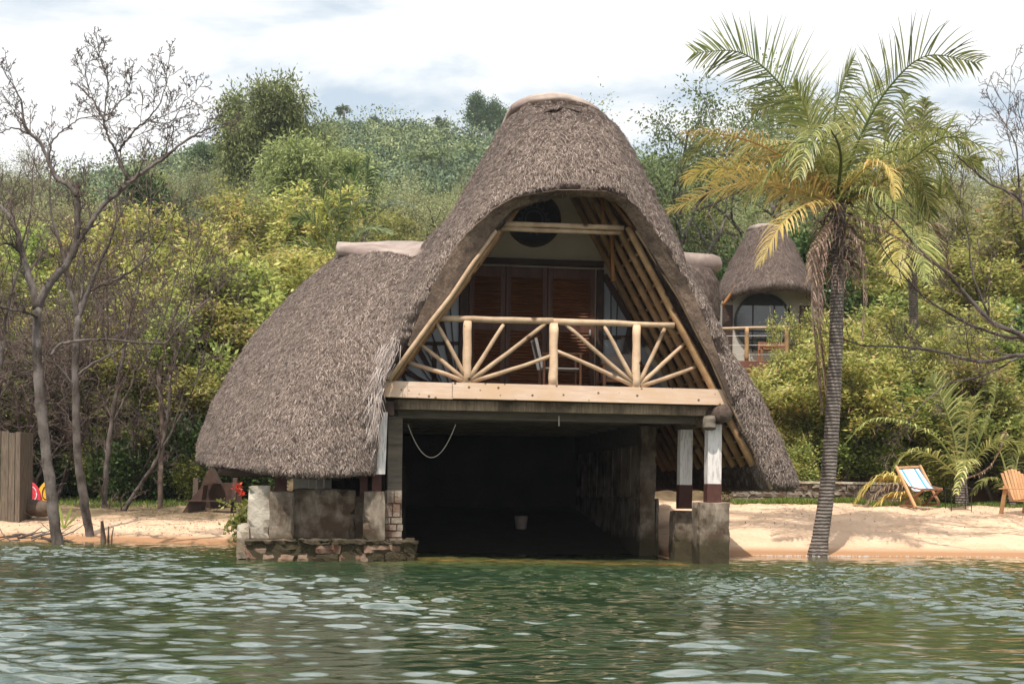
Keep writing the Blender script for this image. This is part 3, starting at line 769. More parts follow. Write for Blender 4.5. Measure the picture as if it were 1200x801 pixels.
for li, (x0, x1) in enumerate(leafs):
    xa, xb = px2(x0, 380).x + .006, px2(x1, 380).x - .006
    st = .085
    mb = MB(); yf, yb = VW - .075, VW - .01
    zr = [zb - .0, zb - .17, FP(620, 374, VW).z, FP(620, 389, VW).z, za + .15, za]
    mb.b2(xa, xa + st, yf, yb, za, zb).b2(xb - st, xb, yf, yb, za, zb)
    mb.b2(xa + st, xb - st, yf + .004, yb, zr[1], zb - .004).b2(xa + st, xb - st, yf + .004, yb, zr[3], zr[2]).b2(xa + st, xb - st, yf + .004, yb, za + .002, zr[4])
    for lo, hi in ((zr[2], zr[1]), (zr[4], zr[3])):     # saw-toothed ends of the louvres on the stiles
        tb = mb; k = int((hi - lo) / .048)
        for q in range(k):
            z = lo + (q + .5) * (hi - lo) / k
            for xs in (xa + st - .02, xb - st + .02):
                tb.box((xs, yf - .006, z), (.035, .012, .026), Matrix.Rotation(R(45), 3, 'Y'))
    leaf = mb.build('door_leaf', M['door'], house, bevel=.005)
    for lo, hi in ((zr[2], zr[1]), (zr[4], zr[3])):
        lb = MB(); k = int((hi - lo) / .048)
        for q in range(k):
            z = lo + (q + .5) * (hi - lo) / k
            lb.box(((xa + xb) / 2, yf + .022, z), (xb - xa - 2 * st + .03, .014, .062), Matrix.Rotation(R(-38), 3, 'X'))
        lb.b2(xa + st, xb - st, yb - .012, yb - .004, lo, hi)
        lb.build('louvre_panel', M['louvre'], leaf)
    if li == 2:
        h = px2(691, 390); MB().box((h.x, yf - .012, h.z), (.03, .024, .09)).build('handle', M['white'], leaf, bevel=.004)
# side windows beside the doors: pale panes with dark fanning rods
def side_window(tri, mul, nm):
    w = empty(nm, (0, 0, 0)); w.parent = house
    bars = MB()
    pn = [FP(x, y, VW - .02) for x, y in tri]
    MB().prism(pn, (0, .015, 0)).build('pane', M['curtain'], w)
    for (a, b, r) in mul:
        bars.bar(FP(*a, VW - .045), FP(*b, VW - .045), r, .03, (0, 1, 0))
    bars.build('window_frame', M['darkwood'], w)
side_window([(456, 462), (540, 462), (540, 324), (528, 340)], [((470, 402), (541, 402), .05), ((510, 400), (508, 462), .07), ((512, 350), (536, 462), .07), ((482, 392), (520, 462), .07),
            ((526, 338), (536, 460), .012), ((500, 372), (530, 460), .012), ((488, 386), (524, 460), .012), ((474, 404), (515, 460), .012), ((462, 420), (508, 455), .012), ((466, 425), (482, 462), .05), ((460, 428), (520, 458), .06)], 'window')
side_window([(708, 325), (708, 462), (780, 462), (752, 400)], [((708, 395), (742, 395), .06), ((745, 358), (722, 462), .12), ((716, 335), (716, 400), .012), ((724, 340), (722, 400), .012), ((708, 322), (756, 405), .10), ((735, 395), (765, 462), .10)], 'window')
MB().b2(*fb(728, 395, 745, 462, VW - .06, .02)).build('curtain', M['cushion'], house)
# carved round panel above the doors
c = FP(626, 257, VW - .06); med = MB().disc((c.x, c.z), .0001, .40, VW - .05, VW).build('round_panel', M['black'], house)
MB().disc((c.x, c.z), .40, .445, VW - .07, VW, 48).build('rim', M['darkwood'], med)
cr = MB().disc((c.x, c.z), .13, .155, VW - .065, VW - .052).disc((c.x, c.z), .19, .205, VW - .062, VW - .052)
for k in range(14):
    a = k / 14 * 2 * math.pi
    cr.bar((c.x + .21 * math.cos(a), VW - .06, c.z + .21 * math.sin(a)), (c.x + .26 * math.cos(a), VW - .06, c.z + .26 * math.sin(a)), .03, .014, (0, 1, 0))
cr.build('carving', surf('carved_grey', (.05, .055, .06), (.09, .095, .10), 8, .5), med)

# floor deck, beam and what hangs below
bl_, br_ = FP(451, 457, -.12), FP(853, 466, -.12)
mb = MB(); top_z = FP(650, 452, -.12).z; bot_z = FP(650, 470, -.12).z
k = 24; sl = -.03
for (x0, x1) in ((bl_.x, FP(530, 460, -.12).x), (FP(530, 460, -.12).x + .002, br_.x)):
    mb.prism([Vector((x0, -.12, bot_z + .02)), Vector((x1, -.12, bot_z + .01)), Vector((x1, -.12, top_z)), Vector((x0, -.12, top_z + .01))], (0, .14, 0))
mb.build('front_beam', M['beam'], house, bevel=.008)
lx, rx = bl_.x + .1, br_.x - .15
mb = MB()
q = -.1
while q < 2.6:
    mb.b2(lx, rx + .1, q + .13, q + .29, top_z - .035, top_z - .005); q += .17
mb.build('deck_boards', M['greywood'], house)
MB().b2(lx + .05, rx, .12, .24, bot_z - .15, bot_z - .002).build('fascia_board', M['planks'], house, bevel=.006)
MB().b2(lx + .12, rx - .1, .5, .62, bot_z - .26, bot_z + .02).build('fascia_board', M['greywood'], house, bevel=.006)
for kk in range(9):
    v = .95 + kk * .9
    MB().b2(lx, rx - .05, v, v + .12, bot_z - .18, top_z - .04).build('joist', M['greywood'], house, bevel=.005)
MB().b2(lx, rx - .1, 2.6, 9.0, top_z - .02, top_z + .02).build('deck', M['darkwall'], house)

# railing
MB().pole(FP(507, 373, -.05), FP(648, 376, -.05), .046, .050, rng, 12).build('rail', M['pole'], house, smooth=True)
MB().pole(FP(648, 376.5, -.05), FP(790, 381, -.05), .050, .040, rng, 12).build('rail', M['pole'], house, smooth=True)
for (x0, y0, x1, y1, r) in ((548, 376, 547, 450, .064), (649, 379, 648.5, 454, .066), (746, 381, 745, 456, .062)):
    MB().pole(FP(x0, y0, -.05), FP(x1, y1, -.05), r, r * 1.04, rng, 12).build('railing_post', M['post'], house, smooth=True)
for a, b in (((544, 446), (473, 423)), ((545, 445), (489, 401)), ((546, 443), (510, 377)), ((551, 447), (645, 417)), ((551, 446), (639, 379)), ((551, 443), (590, 380)),
             ((741, 451), (652, 411)), ((742, 450), (663, 380)), ((743, 448), (708, 382)), ((749, 449), (779, 385)), ((750, 451), (803, 402)), ((751, 452), (817, 429))):
    MB().pole(FP(*a, -.05), FP(*b, -.05 + (.12 if b[0] > 760 or b[0] < 500 else 0)), .036, .028, rng, 9, bend=rng.uniform(-.02, .02)).build('railing_brace', M['pole'], house, smooth=True)

M['logwood'] = surf('log_wood', (0.10, 0.07, 0.055), (0.26, 0.19, 0.15), 5, .9, bs=.7, bd=.03, c2=(.06, .04, .03), s2=4)
# right hand supports
def rb(px0, py0, px1, py1, v, depth, mat, name, step=.09, amp=.018, chip=.5, below=0.0, parent=house, label=None, seed=0):
    a, b = FP(px0, py0, v), FP(px1, py1, v)
    x0, x1, z0, z1 = a.x, b.x, b.z - below, a.z
    return MB().rough(((x0 + x1) / 2, v + depth / 2, (z0 + z1) / 2), (x1 - x0, depth, z1 - z0), amp, step, 3.0, seed=seed, chip=chip).build(name, mat, parent, smooth=False, label=label)
def post(px, py0, pyr, py1, w, v, nm='post'):
    a, m1, b = FP(px, py0, v), FP(px, pyr, v), FP(px, py1, v)
    p = MB().rough((a.x, v, (a.z + m1.z) / 2), (w, w, a.z - m1.z), .006, .12, 4).build(nm, M['white'], house, label='white painted post with flaking paint')
    MB().rough((a.x, v, (m1.z + b.z) / 2 - .04), (w + .012, w + .012, m1.z - b.z + .08), .006, .12, 4).build('painted_foot', M['redpaint'], p)
rb(820, 588, 855, 659, -.12, .46, M['concrete'], 'concrete_pier', below=.5, seed=3)
post(836, 497, 567, 588, .215, .10)
rb(791, 598, 818, 655, .75, .40, M['concrete'], 'concrete_pier', below=.5, seed=5)
post(803, 503, 568, 590, .20, .95)
lg = MB().pole(FP(849, 484, -.22), FP(796, 497, 1.35), .135, .12, rng, 14, 8)
log = lg.build('log_plate', M['logwood'], house, smooth=True)
MB().pole(FP(832, 487, -.1), FP(831, 502, -.1), .10, .11, rng, 10).build('log_collar', M['greywood'], house, smooth=True)
# column and the inner wall of the boat bay, running back
vc = 2.45
rb(751, 498, 768, 652, vc, .30, M['concrete'], 'column', below=.4, seed=8)
rb(768.5, 583, 772, 652, vc + .03, .24, M['concrete'], 'column', below=.4, seed=9)
cx = FP(751, 600, vc).x
wall_z = FP(751, 583, vc).z; pt_z = FP(751, 515, vc).z
MB().rough((cx + .12, vc + .3 + 3.3, wall_z / 2 - .2), (.18, 6.5, wall_z + .4), .012, .25, 2).build('bay_wall', M['concrete'], house)
for k in range(8):
    v0 = vc + .34 + k * .78
    pl = MB(); q = 0
    while q < .70:
        pl.b2(cx + .05, cx + .085 + .008 * (int(q * 100) % 3), v0 + q, v0 + q + .112, wall_z + .01, pt_z - .02); q += .117
    pp = pl.build('plank_panel', M['planks'], house)
    MB().b2(cx + .03, cx + .10, v0 - .065, v0 - .004, wall_z - .01, pt_z).build('stud', M['planks'], house, bevel=.004)
MB().rough((cx + .08, vc + 3.5, (pt_z + bot_z) / 2 + .0), (.16, 6.6, bot_z - pt_z + .18), .01, .3, 2).build('header_beam', M['greywood'], house)
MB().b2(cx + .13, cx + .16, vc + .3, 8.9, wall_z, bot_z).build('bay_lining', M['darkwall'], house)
# left side of the bay
xl = FP(457, 530, .5).x
rb(455, 487, 471, 576, .5, .26, M['greywood'], 'bay_post', step=.2, amp=.008, chip=0, seed=11)
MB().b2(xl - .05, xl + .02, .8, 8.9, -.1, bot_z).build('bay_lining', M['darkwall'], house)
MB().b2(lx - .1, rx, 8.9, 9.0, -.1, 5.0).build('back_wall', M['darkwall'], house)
mb = MB(); mb.prism([Vector((xl, 1.1, -.25)), Vector((xl, 9.0, .75)), Vector((xl, 9.0, -.3)), Vector((xl, 1.1, -.5))], (cx - xl + .1, 0, 0)); mb.build('slipway', surf('wet_slipway', (.025, .02, .015), (.06, .05, .04), 3, .6), house)
# white corner board by the left lip
p0, p1, p2, p3 = FP(445, 483, -.16), FP(454, 483, -.16), FP(451, 555, -.16), FP(440, 555, -.16)
MB().prism([p0, p1, p2, p3], (0, .04, 0)).build('corner_board', M['white'], house, bevel=.004)
MB().b2(*fb(449, 469, 462, 487, -.05, .2)).build('beam_block', M['darkwood'], house, bevel=.01)
M['greybrick'] = surf('grey_brick', (0.20, 0.16, 0.125), (0.38, 0.32, 0.26), 7, .9, c2=(.16, .10, .07), s2=3, bs=.7, bd=.03)
# masonry under the wing
rb(316, 575, 344, 640, -.10, .42, M['concrete'], 'concrete_pier', seed=14)
rb(343.5, 572, 416, 638, .22, .30, M['concrete'], 'masonry_wall', seed=16, chip=1.2, amp=.03)
rb(416.5, 581, 428, 640, .20, .2, M['concrete'], 'masonry_wall', seed=17)
rb(426, 575, 451, 656, -.12, .40, M['concrete'], 'concrete_pier', seed=19, below=.1)
mb = MB(); rg = random.Random(4)                            # brick end wall of the bay, brick by brick
y = 574; row = 0
while y < 632:
    x = 451.5 + (0 if row % 2 else -7)
    while x < 470.5:
        w = 14 if row > 1 else 9
        x0, x1 = max(451.5, x), min(471.5 + rg.uniform(-.8, 1), x + w - .8)
        h = 8.0 if row > 1 else 16
        if x1 - x0 > 2:
            a, b = FP(x0, y, .06 + rg.uniform(-.015, .015)), FP(x1, y + h - .8, .06)
            mb.rough(((a.x + b.x) / 2, .2, (a.z + b.z) / 2), (b.x - a.x, .28 + rg.uniform(0, .03), a.z - b.z), .008, .07, 4, seed=x + y)
        x += w
    y += 8.0 if row > 1 else 16; row += 1
a, b = FP(451, 574, .12), FP(471, 632, .12)
mb.b2(a.x, b.x - .01, .10, .3, b.z, a.z - .01)
mb.build('brick_pier', M['greybrick'], house)
for (x0, x1, y0, y1, v) in ((322, 336, 553, 577, .05), (422, 431, 553, 584, .1), (436, 447, 553, 578, .0)):
    rb(x0, y0, x1, y1, v, .17, M['redpaint'], 'wing_post', step=.3, amp=.003, chip=0)
MB().pole(FP(258, 551, .8), FP(398, 557, .15), .075, .07, rng, 10).build('eave_plate', M['darkwood'], house, smooth=True)
rb(291, 569, 317, 632, .02, .55, M['concretelight'], 'concrete_block', seed=21, amp=.03, chip=1)
rb(277, 614, 292, 655, -.05, 1.4, M['concretelight'], 'block_footing', seed=22, amp=.03, chip=1)
for k in range(5):
    MB().b2(*fb(344 + k * 9, 545, 352 + k * 9, 600, 2.7, .05)).build('shutter_board', M['canvas'], house)
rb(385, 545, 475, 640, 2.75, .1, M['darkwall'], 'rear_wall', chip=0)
# rubble footing: stones laid in courses, some brick red
mb, mr_ = MB(), MB(); rg = random.Random(9)
for row, (y0, y1) in enumerate(((632, 638), (638, 648), (648, 660))):
    x = 286 + row * .5
    while x < 489 - row * .3:
        w = rg.uniform(40, 90) if row == 0 else rg.uniform(16, 52)
        x1 = min(x + w, 489)
        a, b = FP(x, y0, -.3), FP(x1, y1, -.3)
        tgt = mr_ if rg.random() < .2 else mb
        d = .85 + rg.uniform(-.06, .05)
        tgt.rough(((a.x + b.x) / 2, -.32 + d / 2 + rg.uniform(0, .05) - (.04 if row == 0 else 0), (a.z + b.z) / 2), (b.x - a.x - .002, d, a.z - b.z + .004), .035, .05, 5, seed=x + row * 31, chip=1)
        x = x1
mb.build('rubble_footing', M['stone'], house); mr_.build('footing_bricks', M['brick'], house)
a, b = FP(288, 632, -.25), FP(487, 660, -.25)
MB().b2(a.x + .02, b.x - .02, -.27, 1.2, -.5, a.z - .03).build('footing_core', M['concrete'], house)
a, b = FP(460, 650, -.35), FP(474, 660, -.35)

# things on and in the boathouse
mb = MB()
pts = []
a, b = FP(478, 497, .55), FP(534, 497, .55)
for k in range(25):
    t = k / 24; p = a.lerp(b, t); p.z -= .50 * (1 - (2 * t - 1) ** 2); pts.append(p)
cab = MB().tube(pts, .006, 5).build('cable', M['rope'], None); cab.location = O; cab.rotation_euler = (0, 0, YAW)
tag(cab, 'slack grey cable looping under the front of the balcony floor', 'cable')
a, b = FP(655, 487, .3), FP(655, 499, .3)
c2 = MB().tube([a, b], .008, 5).build('rope_end', M['rope'], None); c2.location = O; c2.rotation_euler = (0, 0, YAW)
tag(c2, 'short pale rope end hanging under the middle of the balcony floor', 'rope')

def loc(px, py, v):
    p = FP(px, py, v); return O + UH * p.x + VH * p.y + Vector((0, 0, p.z))
# folding canvas chair
deck_z = top_z
ch = empty('folding_chair', O + UH * FP(655, 430, .95).x + VH * .95 + Vector((0, 0, deck_z)), YAW)
tag(ch, 'brown wooden chair with white canvas seat behind the centre railing post', 'chair')
def H(z): return z
for x, y in ((-.27, -.22), (-.27, .22), (.30, -.22), (.30, .22)):
    MB().bar((x, y, 0), (x, y, .56 if x > 0 else .50), .035, .035).build('leg', M['teakdark'], ch, bevel=.004)
for y in (-.22, .22):
    MB().bar((-.30, y, .56), (.34, y, .57), .045, .025).build('armrest', M['teakdark'], ch, bevel=.004)
    MB().bar((-.27, y, .08), (.30, y, .08), .03, .03).build('stretcher', M['teakdark'], ch)
MB().box((.02, 0, .34), (.56, .42, .025)).build('seat', M['canvas'], ch, bevel=.01)
for y in (-.2, .2):
    MB().bar((-.29, y, .34), (-.40, y, .80), .03, .045).build('back_post', M['white'], ch, bevel=.004)
MB().prism([Vector((-.33, -.2, .52)), Vector((-.33, .2, .52)), Vector((-.40, .2, .78)), Vector((-.40, -.2, .78))], (.015, 0, .004)).build('backrest', M['cushion'], ch)
ac = empty('armchair', O + UH * FP(728, 430, 1.15).x + VH * 1.15 + Vector((0, 0, deck_z)), YAW)
tag(ac, 'low wooden armchair with grey cushions at the right end of the balcony', 'armchair')
for x, y in ((-.33, -.3), (-.33, .3), (.33, -.3), (.33, .3)):
    MB().bar((x, y, 0), (x, y, .42), .05, .05).build('leg', M['teakdark'], ac, bevel=.005)
for x in (-.33, .33): MB().bar((x, -.34, .43), (x, .34, .43), .07, .03).build('armrest', M['teakdark'], ac, bevel=.005)
MB().b2(-.33, .33, -.28, .3, .16, .21).build('seat_frame', M['teakdark'], ac, bevel=.005)
MB().rough((0, 0, .27), (.58, .54, .11), .01, .08, 3).build('seat_cushion', M['cushion'], ac, smooth=True)
MB().rough((0, .26, .47), (.56, .13, .34), .012, .08, 3, rot=Matrix.Rotation(R(-10), 3, 'X')).build('back_cushion', M['cushion'], ac, smooth=True)
bk_ = empty('bucket', O + UH * FP(611, 588, 6.0).x + VH * 6.0 + Vector((0, 0, .35)))
tag(bk_, 'pale plastic bucket standing deep in the dark boat bay', 'bucket')
mb = MB(); mb.tube([(0, 0, 0), (0, 0, .26)], [.10, .13], 16)
mb.build('bucket_body', M['cushion'], bk_, smooth=True)
mb = MB(); mb.tube([(.13 * math.cos(a), 0, .25 + .08 * math.sin(a)) for a in np.linspace(0, math.pi, 9)], .006, 5); mb.build('handle', M['black'], bk_)
# ------------------------------------------------------------------ the round hut up the slope, right
HUT_Y = 43.0
def Q(px, py, dy=0.0): return P(px, py, HUT_Y + dy)
hc = Q(900, 430); hut = empty('thatched_hut', (hc.x, HUT_Y, Q(900, 424).z))
tag(hut, 'small thatched hut on the slope with a big round window and a little railed balcony', 'hut')
H0 = hut.location.copy()
def hq(px, py, dy=0.0): return Q(px, py, dy) - H0
# roof: bell profile swept round an oval, the eave lifted over the front
apex = hq(897, 268, 1.6); eave_l, eave_r = hq(834, 344, 1.2), hq(968, 356, 1.2)
rad_x = (eave_r.x - eave_l.x) / 2; cx_ = (eave_r.x + eave_l.x) / 2 ; cy_ = 1.7
prof = [(0.20, 1.0), (0.33, .94), (0.45, .80), (0.57, .62), (0.70, .43), (0.83, .25), (0.94, .10), (1.0, -.03)]
vs, NS = [], 40
ez = hq(900, 332, -.8).z
for r, h in prof:
    for k in range(NS):
        a = 2 * math.pi * k / NS
        x = cx_ * r + (apex.x) * (1 - r) + apex.x * 0 + rad_x * r * math.cos(a); y = cy_ + 2.5 * r * math.sin(a)
        low = ez - .28 * abs(math.cos(a)) ** 2
        vs.append((x, y, low + (apex.z - low) * max(h, -.03)))
mfaces = [((q) * NS + k, (q) * NS + (k + 1) % NS, (q + 1) * NS + (k + 1) % NS, (q + 1) * NS + k) for q in range(len(prof) - 1) for k in range(NS)]
nb = len(vs)
for r, h in prof[::-1][:4]:
    for k in range(NS):
        a = 2 * math.pi * k / NS
        x = cx_ + rad_x * (r - .10) * math.cos(a); y = cy_ + 2.5 * (r - .10) * math.sin(a)
        low = ez - .28 * abs(math.cos(a)) ** 2
        vs.append((x, y, low + (apex.z - low) * (h - .04) - .05))
L1 = (len(prof) - 1) * NS
mfaces += [(L1 + k, L1 + (k + 1) % NS, nb + (k + 1) % NS, nb + k) for k in range(NS)]
mfaces += [(nb + q * NS + k, nb + q * NS + (k + 1) % NS, nb + (q + 1) * NS + (k + 1) % NS, nb + (q + 1) * NS + k) for q in range(3) for k in range(NS)]
mfaces += [tuple(range(NS)), tuple(nb + 3 * NS + k for k in range(NS - 1, -1, -1))]
V, Fc = remesh([(vs, mfaces)], .08, .05, 5.0, 1)
hroof = thatch('roof', V, Fc, hut, 26000, 8, keep=lambda c, nn: (nn[:, 1] < .3) * 1.0 + .05, slen=(.10, .22))
capc = Vector((apex.x, 1.7, apex.z + .06))
mb = MB()
vs = [];
for r, h in ((.0, .10), (.28, .085), (.48, .02), (.56, -.08), (.52, -.13), (.0, -.13)):
    for k in range(20):
        a = 2 * math.pi * k / 20
        vs.append(capc + Vector((r * 1.0 * math.cos(a), r * .9 * math.sin(a), h)))
mb.add(vs, [(q * 20 + k, (q + 1) * 20 + k, (q + 1) * 20 + (k + 1) % 20, q * 20 + (k + 1) % 20) for q in range(5) for k in range(20)])
mb.build('ridge_cap', M['mortar'], hroof, smooth=True)
# wall with the round window
x0, x1 = hq(846, 400, .6).x, hq(954, 400, .6).x
zt, zb_ = hq(900, 326, .6).z, hq(900, 424, .6).z - .3
MB().prism([hq(*p, .6) for p in ((846, 440), (846, 352), (862, 326), (940, 328), (956, 356), (956, 440))], (0, 2.4, 0)).build('wall', M['hutplaster'], hut)
wc = hq(894, 377, .55); wr = (hq(926, 388, .55).x - hq(860, 388, .55).x) / 2
win = MB().disc((wc.x, wc.z), wr - .05, wr + .02, .50, .62, 56).build('round_window', M['black'], hut)
pv = MB()
pv.disc((wc.x, wc.z), .0001, wr - .04, .55, .59, 48); pv.build('pane', M['glass'], win)
fr = MB()
for z in (wc.z + .52, wc.z - .28):
    h_ = math.sqrt(max(0, wr * wr - (z - wc.z) ** 2)) - .03
    fr.b2(wc.x - h_, wc.x + h_, .51, .55, z - .02, z + .02)
for x in (wc.x - .30, wc.x + .34): fr.b2(x - .018, x + .018, .515, .549, wc.z - .9, wc.z + .52)
h_ = math.sqrt(wr * wr - .52 ** 2) - .04
fr.prism([Vector((wc.x + (wr - .05) * math.cos(a), .525, wc.z + (wr - .05) * math.sin(a))) for a in np.linspace(math.asin(.52 / wr), math.pi - math.asin(.52 / wr), 16)], (0, .02, 0))
fr.build('muntin', M['black'], win)
for (a, b, c, d) in ((846.5, 357, 858, 420), (937, 358, 950, 420)):
    p, q = hq(a, b, .58), hq(c, d, .58)
    MB().b2(p.x, q.x, .56, .60, q.z, p.z).build('door', M['darkwood'], hut, bevel=.01)
for (a, b) in (((847, 358), (864, 334)), ((958, 354), (936, 333))):
    MB().pole(hq(*a, .25), hq(*b, .1), .055, .05, rng).build('eave_brace', M['orange'], hut, smooth=True)
# balcony
p, q = hq(838, 424, -1.2), hq(936, 447, -1.2)
pa, qa = hq(838, 422, -1.2), hq(938, 436, -1.2)
MB().b2(pa.x, qa.x, -1.2, -1.12, qa.z, pa.z).build('balcony_fascia', surf('red_brown_boards', (.16, .06, .04), (.24, .10, .07), 3, .6), hut, bevel=.01)
MB().b2(pa.x + .02, qa.x - .02, -1.12, .6, pa.z - .10, pa.z - .02).build('balcony_floor', M['planks'], hut)
MB().pole(hq(838, 440, -1.1), hq(940, 441, -1.1), .09, .09, rng).build('balcony_beam', M['orange'], hut, smooth=True)
MB().pole(hq(838, 385, -1.1), hq(926, 383, -1.1), .045, .045, rng).build('rail', M['pole'], hut, smooth=True)
for x in (875, 922):
    MB().pole(hq(x, 384, -1.1), hq(x, 424, -1.1), .065, .065, rng).build('railing_post', M['rafter'], hut, smooth=True)
for y in (393, 404, 415):
    MB().tube([hq(838, y + .5, -1.1), hq(922, y, -1.1)], .007, 5).build('railing_wire', M['white'], hut)
for x in (845, 930):
    p = hq(x, 430, -1.0); MB().pole(p, (p.x, p.y, -4.6), .10, .12, rng).build('stilt', M['barkdark'], hut, smooth=True)
p = hq(900, 430, .8); MB().b2(x0 + .2, x1 - .2, .9, 3.1, -4.8, zb_ + .02).build('lower_wall', M['brownwall'], hut)
bt = empty('bench', P(906, 424, HUT_Y - .5) ); bt.location.z = H0.z + pa.z
tag(bt, 'wooden bench with a backrest on the hut balcony below the round window', 'bench')
bw = .42
for x in (-bw, bw):
    MB().bar((x, 0, 0), (x, 0, .62), .06, .06).build('leg', M['teakdark'], bt); MB().bar((x, -.45, 0), (x, -.45, .40), .06, .06).build('leg', M['teakdark'], bt)
MB().b2(-bw, bw, -.48, .02, .36, .40).build('seat', M['teakdark'], bt); MB().b2(-bw, bw, -.01, .03, .48, .62).build('backrest', M['teakdark'], bt)

# low roof with a rounded mortar ridge between the boathouse and the hut
LR_Y = 38.0
base = P(810, 360, LR_Y)
lr = empty('thatched_outbuilding', (base.x, LR_Y, 0)); tag(lr, 'low thatched roof with thick rounded mortar ridge between the boathouse and the hut', 'outbuilding')
def lq(px, py, dy=0): return P(px, py, LR_Y + dy) - lr.location
rz_ = lq(810, 312).z; e_r = lq(851, 352).x
vs = []; NS = 28
for r, h in ((.90, 1.0), (.96, .80), (.99, .45), (1.0, 0.0)):
    for k in range(NS):
        a = 2 * math.pi * k / NS
        vs.append((-.9 + (e_r + .9) * r * math.cos(a), 1.2 + 2.2 * (r - .3) * math.sin(a) * 1.3, lq(810, 372).z + (rz_ - lq(810, 372).z) * h))
fs = [(q * NS + k, q * NS + (k + 1) % NS, (q + 1) * NS + (k + 1) % NS, (q + 1) * NS + k) for q in range(3) for k in range(NS)] + [tuple(range(NS)), tuple(3 * NS + k for k in range(NS - 1, -1, -1))]
V, Fc = remesh([(vs, fs)], .08, .05, 9.0, 1)
thatch('roof', V, Fc, lr, 12000, 9, keep=lambda c, nn: (nn[:, 1] < .3) * 1.0 + .05, slen=(.10, .20))
ca, cb = lq(770, 306, .6), lq(846, 310, .6)
pts = [(ca + (cb - ca) * t) for t in (0, .3, .6, .85, .96, 1.0)]; rr = [.27, .28, .27, .26, .20, .06]
MB().tube(pts, rr, 18).build('ridge_cap', M['mortar'], lr, smooth=True)
MB().b2(-2.6, e_r - .5, .2, 2.6, -.0 + gz(base.x, LR_Y) - .5, lq(810, 368).z).build('wall', M['brownwall'], lr)

# ------------------------------------------------------------------ low brown building by the beach, right
by = 37.2
p0, p1 = P(978, 592, by), P(1165, 592, by)
bb = empty('beach_building', ((p0.x + p1.x) / 2, by, .7)); tag(bb, 'low brown plastered building with a grey post and dark open doorway behind the deckchair', 'building')
def bq(px, py, dy=0): return P(px, py, by + dy) - bb.location
def bbx(px0, py0, px1, py1, d0, d1, mat, nm, **k):
    a, b = bq(px0, py0), bq(px1, py1); return MB().b2(a.x, b.x, d0, d1, b.z, a.z).build(nm, mat, bb, **k)
bbx(978, 482, 1016, 600, 0, .2, M['brownwall'], 'wall'); bbx(1052, 482, 1170, 600, 0, .2, M['brownwall'], 'wall')
bbx(1014, 500, 1026, 600, -.15, .15, M['concretelight'], 'door_post', bevel=.01)
bbx(974, 472, 1172, 480, -.2, 3.5, M['barkdark'], 'roof', bevel=.02); bbx(978, 490, 1170, 600, 3.2, 3.3, M['darkwall'], 'rear_wall')
bbx(1026, 487, 1052, 492, -.05, .2, M['brownwall'], 'wall')
# stone retaining wall along the back of the sand
a, b = P(858, 592, 34.3), P(1062, 592, 34.3)
rw = empty('stone_wall', ((a.x + b.x) / 2, 34.3, gz(8, 34.3))); tag(rw, 'low wall of rough brown stones with a pale coping along the back of the beach', 'wall')
mb = MB(); rg = random.Random(3); hw = (b.x - a.x) / 2
for row in range(3):
    x = -hw
    while x < hw:
        w = rg.uniform(.18, .42); h = .17
        mb.rough((x + w / 2, .1 + rg.uniform(-.02, .02), -.05 + row * h + h / 2), (w - .02, .3, h - .015), .022, .07, 4, seed=x + row, chip=1); x += w
mb.b2(-hw + .02, hw - .02, .0, .2, -.1, .44); mb.build('stonework', M['greybrick'], rw)
MB().rough((0, .12, -.05 + .51 + .03), (2 * hw, .4, .06), .008, .2, 3).build('coping', M['concretelight'], rw)
# ------------------------------------------------------------------ plants
UP = Vector((0, 0, 1))
def rvec(rng):
    while True:
        v = Vector((rng.uniform(-1, 1), rng.uniform(-1, 1), rng.uniform(-1, 1)))
        if .05 < v.length < 1: return v.normalized()

def grow(rng, p, d, Ln, r, lev, cfg, out, tips):
    """One branch and everything it carries; tips collects (point, direction) of the last order."""
    nseg = cfg['seg'][lev]; pts, rad = [p.copy()], [r]; rend = r * cfg['taper'][lev]
    d = d.normalized()
    for i in range(nseg):
        d = (d + rvec(rng) * cfg['wig'][lev] + UP * cfg['up'][lev]).normalized()
        p = p + d * (Ln / nseg); pts.append(p.copy()); rad.append(r + (rend - r) * (i + 1) / nseg)
    out.append((pts, rad, lev))
    last = lev == len(cfg['n'])
    if last:
        for k in range(1, len(pts)): tips.append((pts[k], (pts[k] - pts[k - 1]).normalized()))
        return
    k = cfg['n'][lev]; a0 = rng.uniform(0, 6.28)
    for i in range(k):
        t = cfg['from'][lev] + (1 - cfg['from'][lev]) * (i + rng.uniform(.2, 1)) / k; t = min(t, .999)
        q = t * nseg; j = int(q); pp = pts[j].lerp(pts[j + 1], q - j); dd = (pts[j + 1] - pts[j]).normalized()
        a0 += 2.4 + rng.uniform(-.4, .4)
        o1 = dd.orthogonal().normalized(); o2 = dd.cross(o1); ang = cfg['ang'][lev] * rng.uniform(.7, 1.3)
        nd = dd * math.cos(ang) + (o1 * math.cos(a0) + o2 * math.sin(a0)) * math.sin(ang)
        grow(rng, pp, nd, Ln * cfg['len'][lev] * rng.uniform(.7, 1.2) * (1.15 - .35 * t), max(rad[j] * cfg['rr'][lev], .0035), lev + 1, cfg, out, tips)

def wood_mb(out, minr=0.0, sides=(9, 7, 5, 3, 3, 3), rmin=.004):
    mb = MB()
    for pts, rad, lev in out:
        if rad[0] < minr: continue
        mb.tube(pts, [max(r, rmin) for r in rad], sides[min(lev, 5)], cap=False)
    return mb

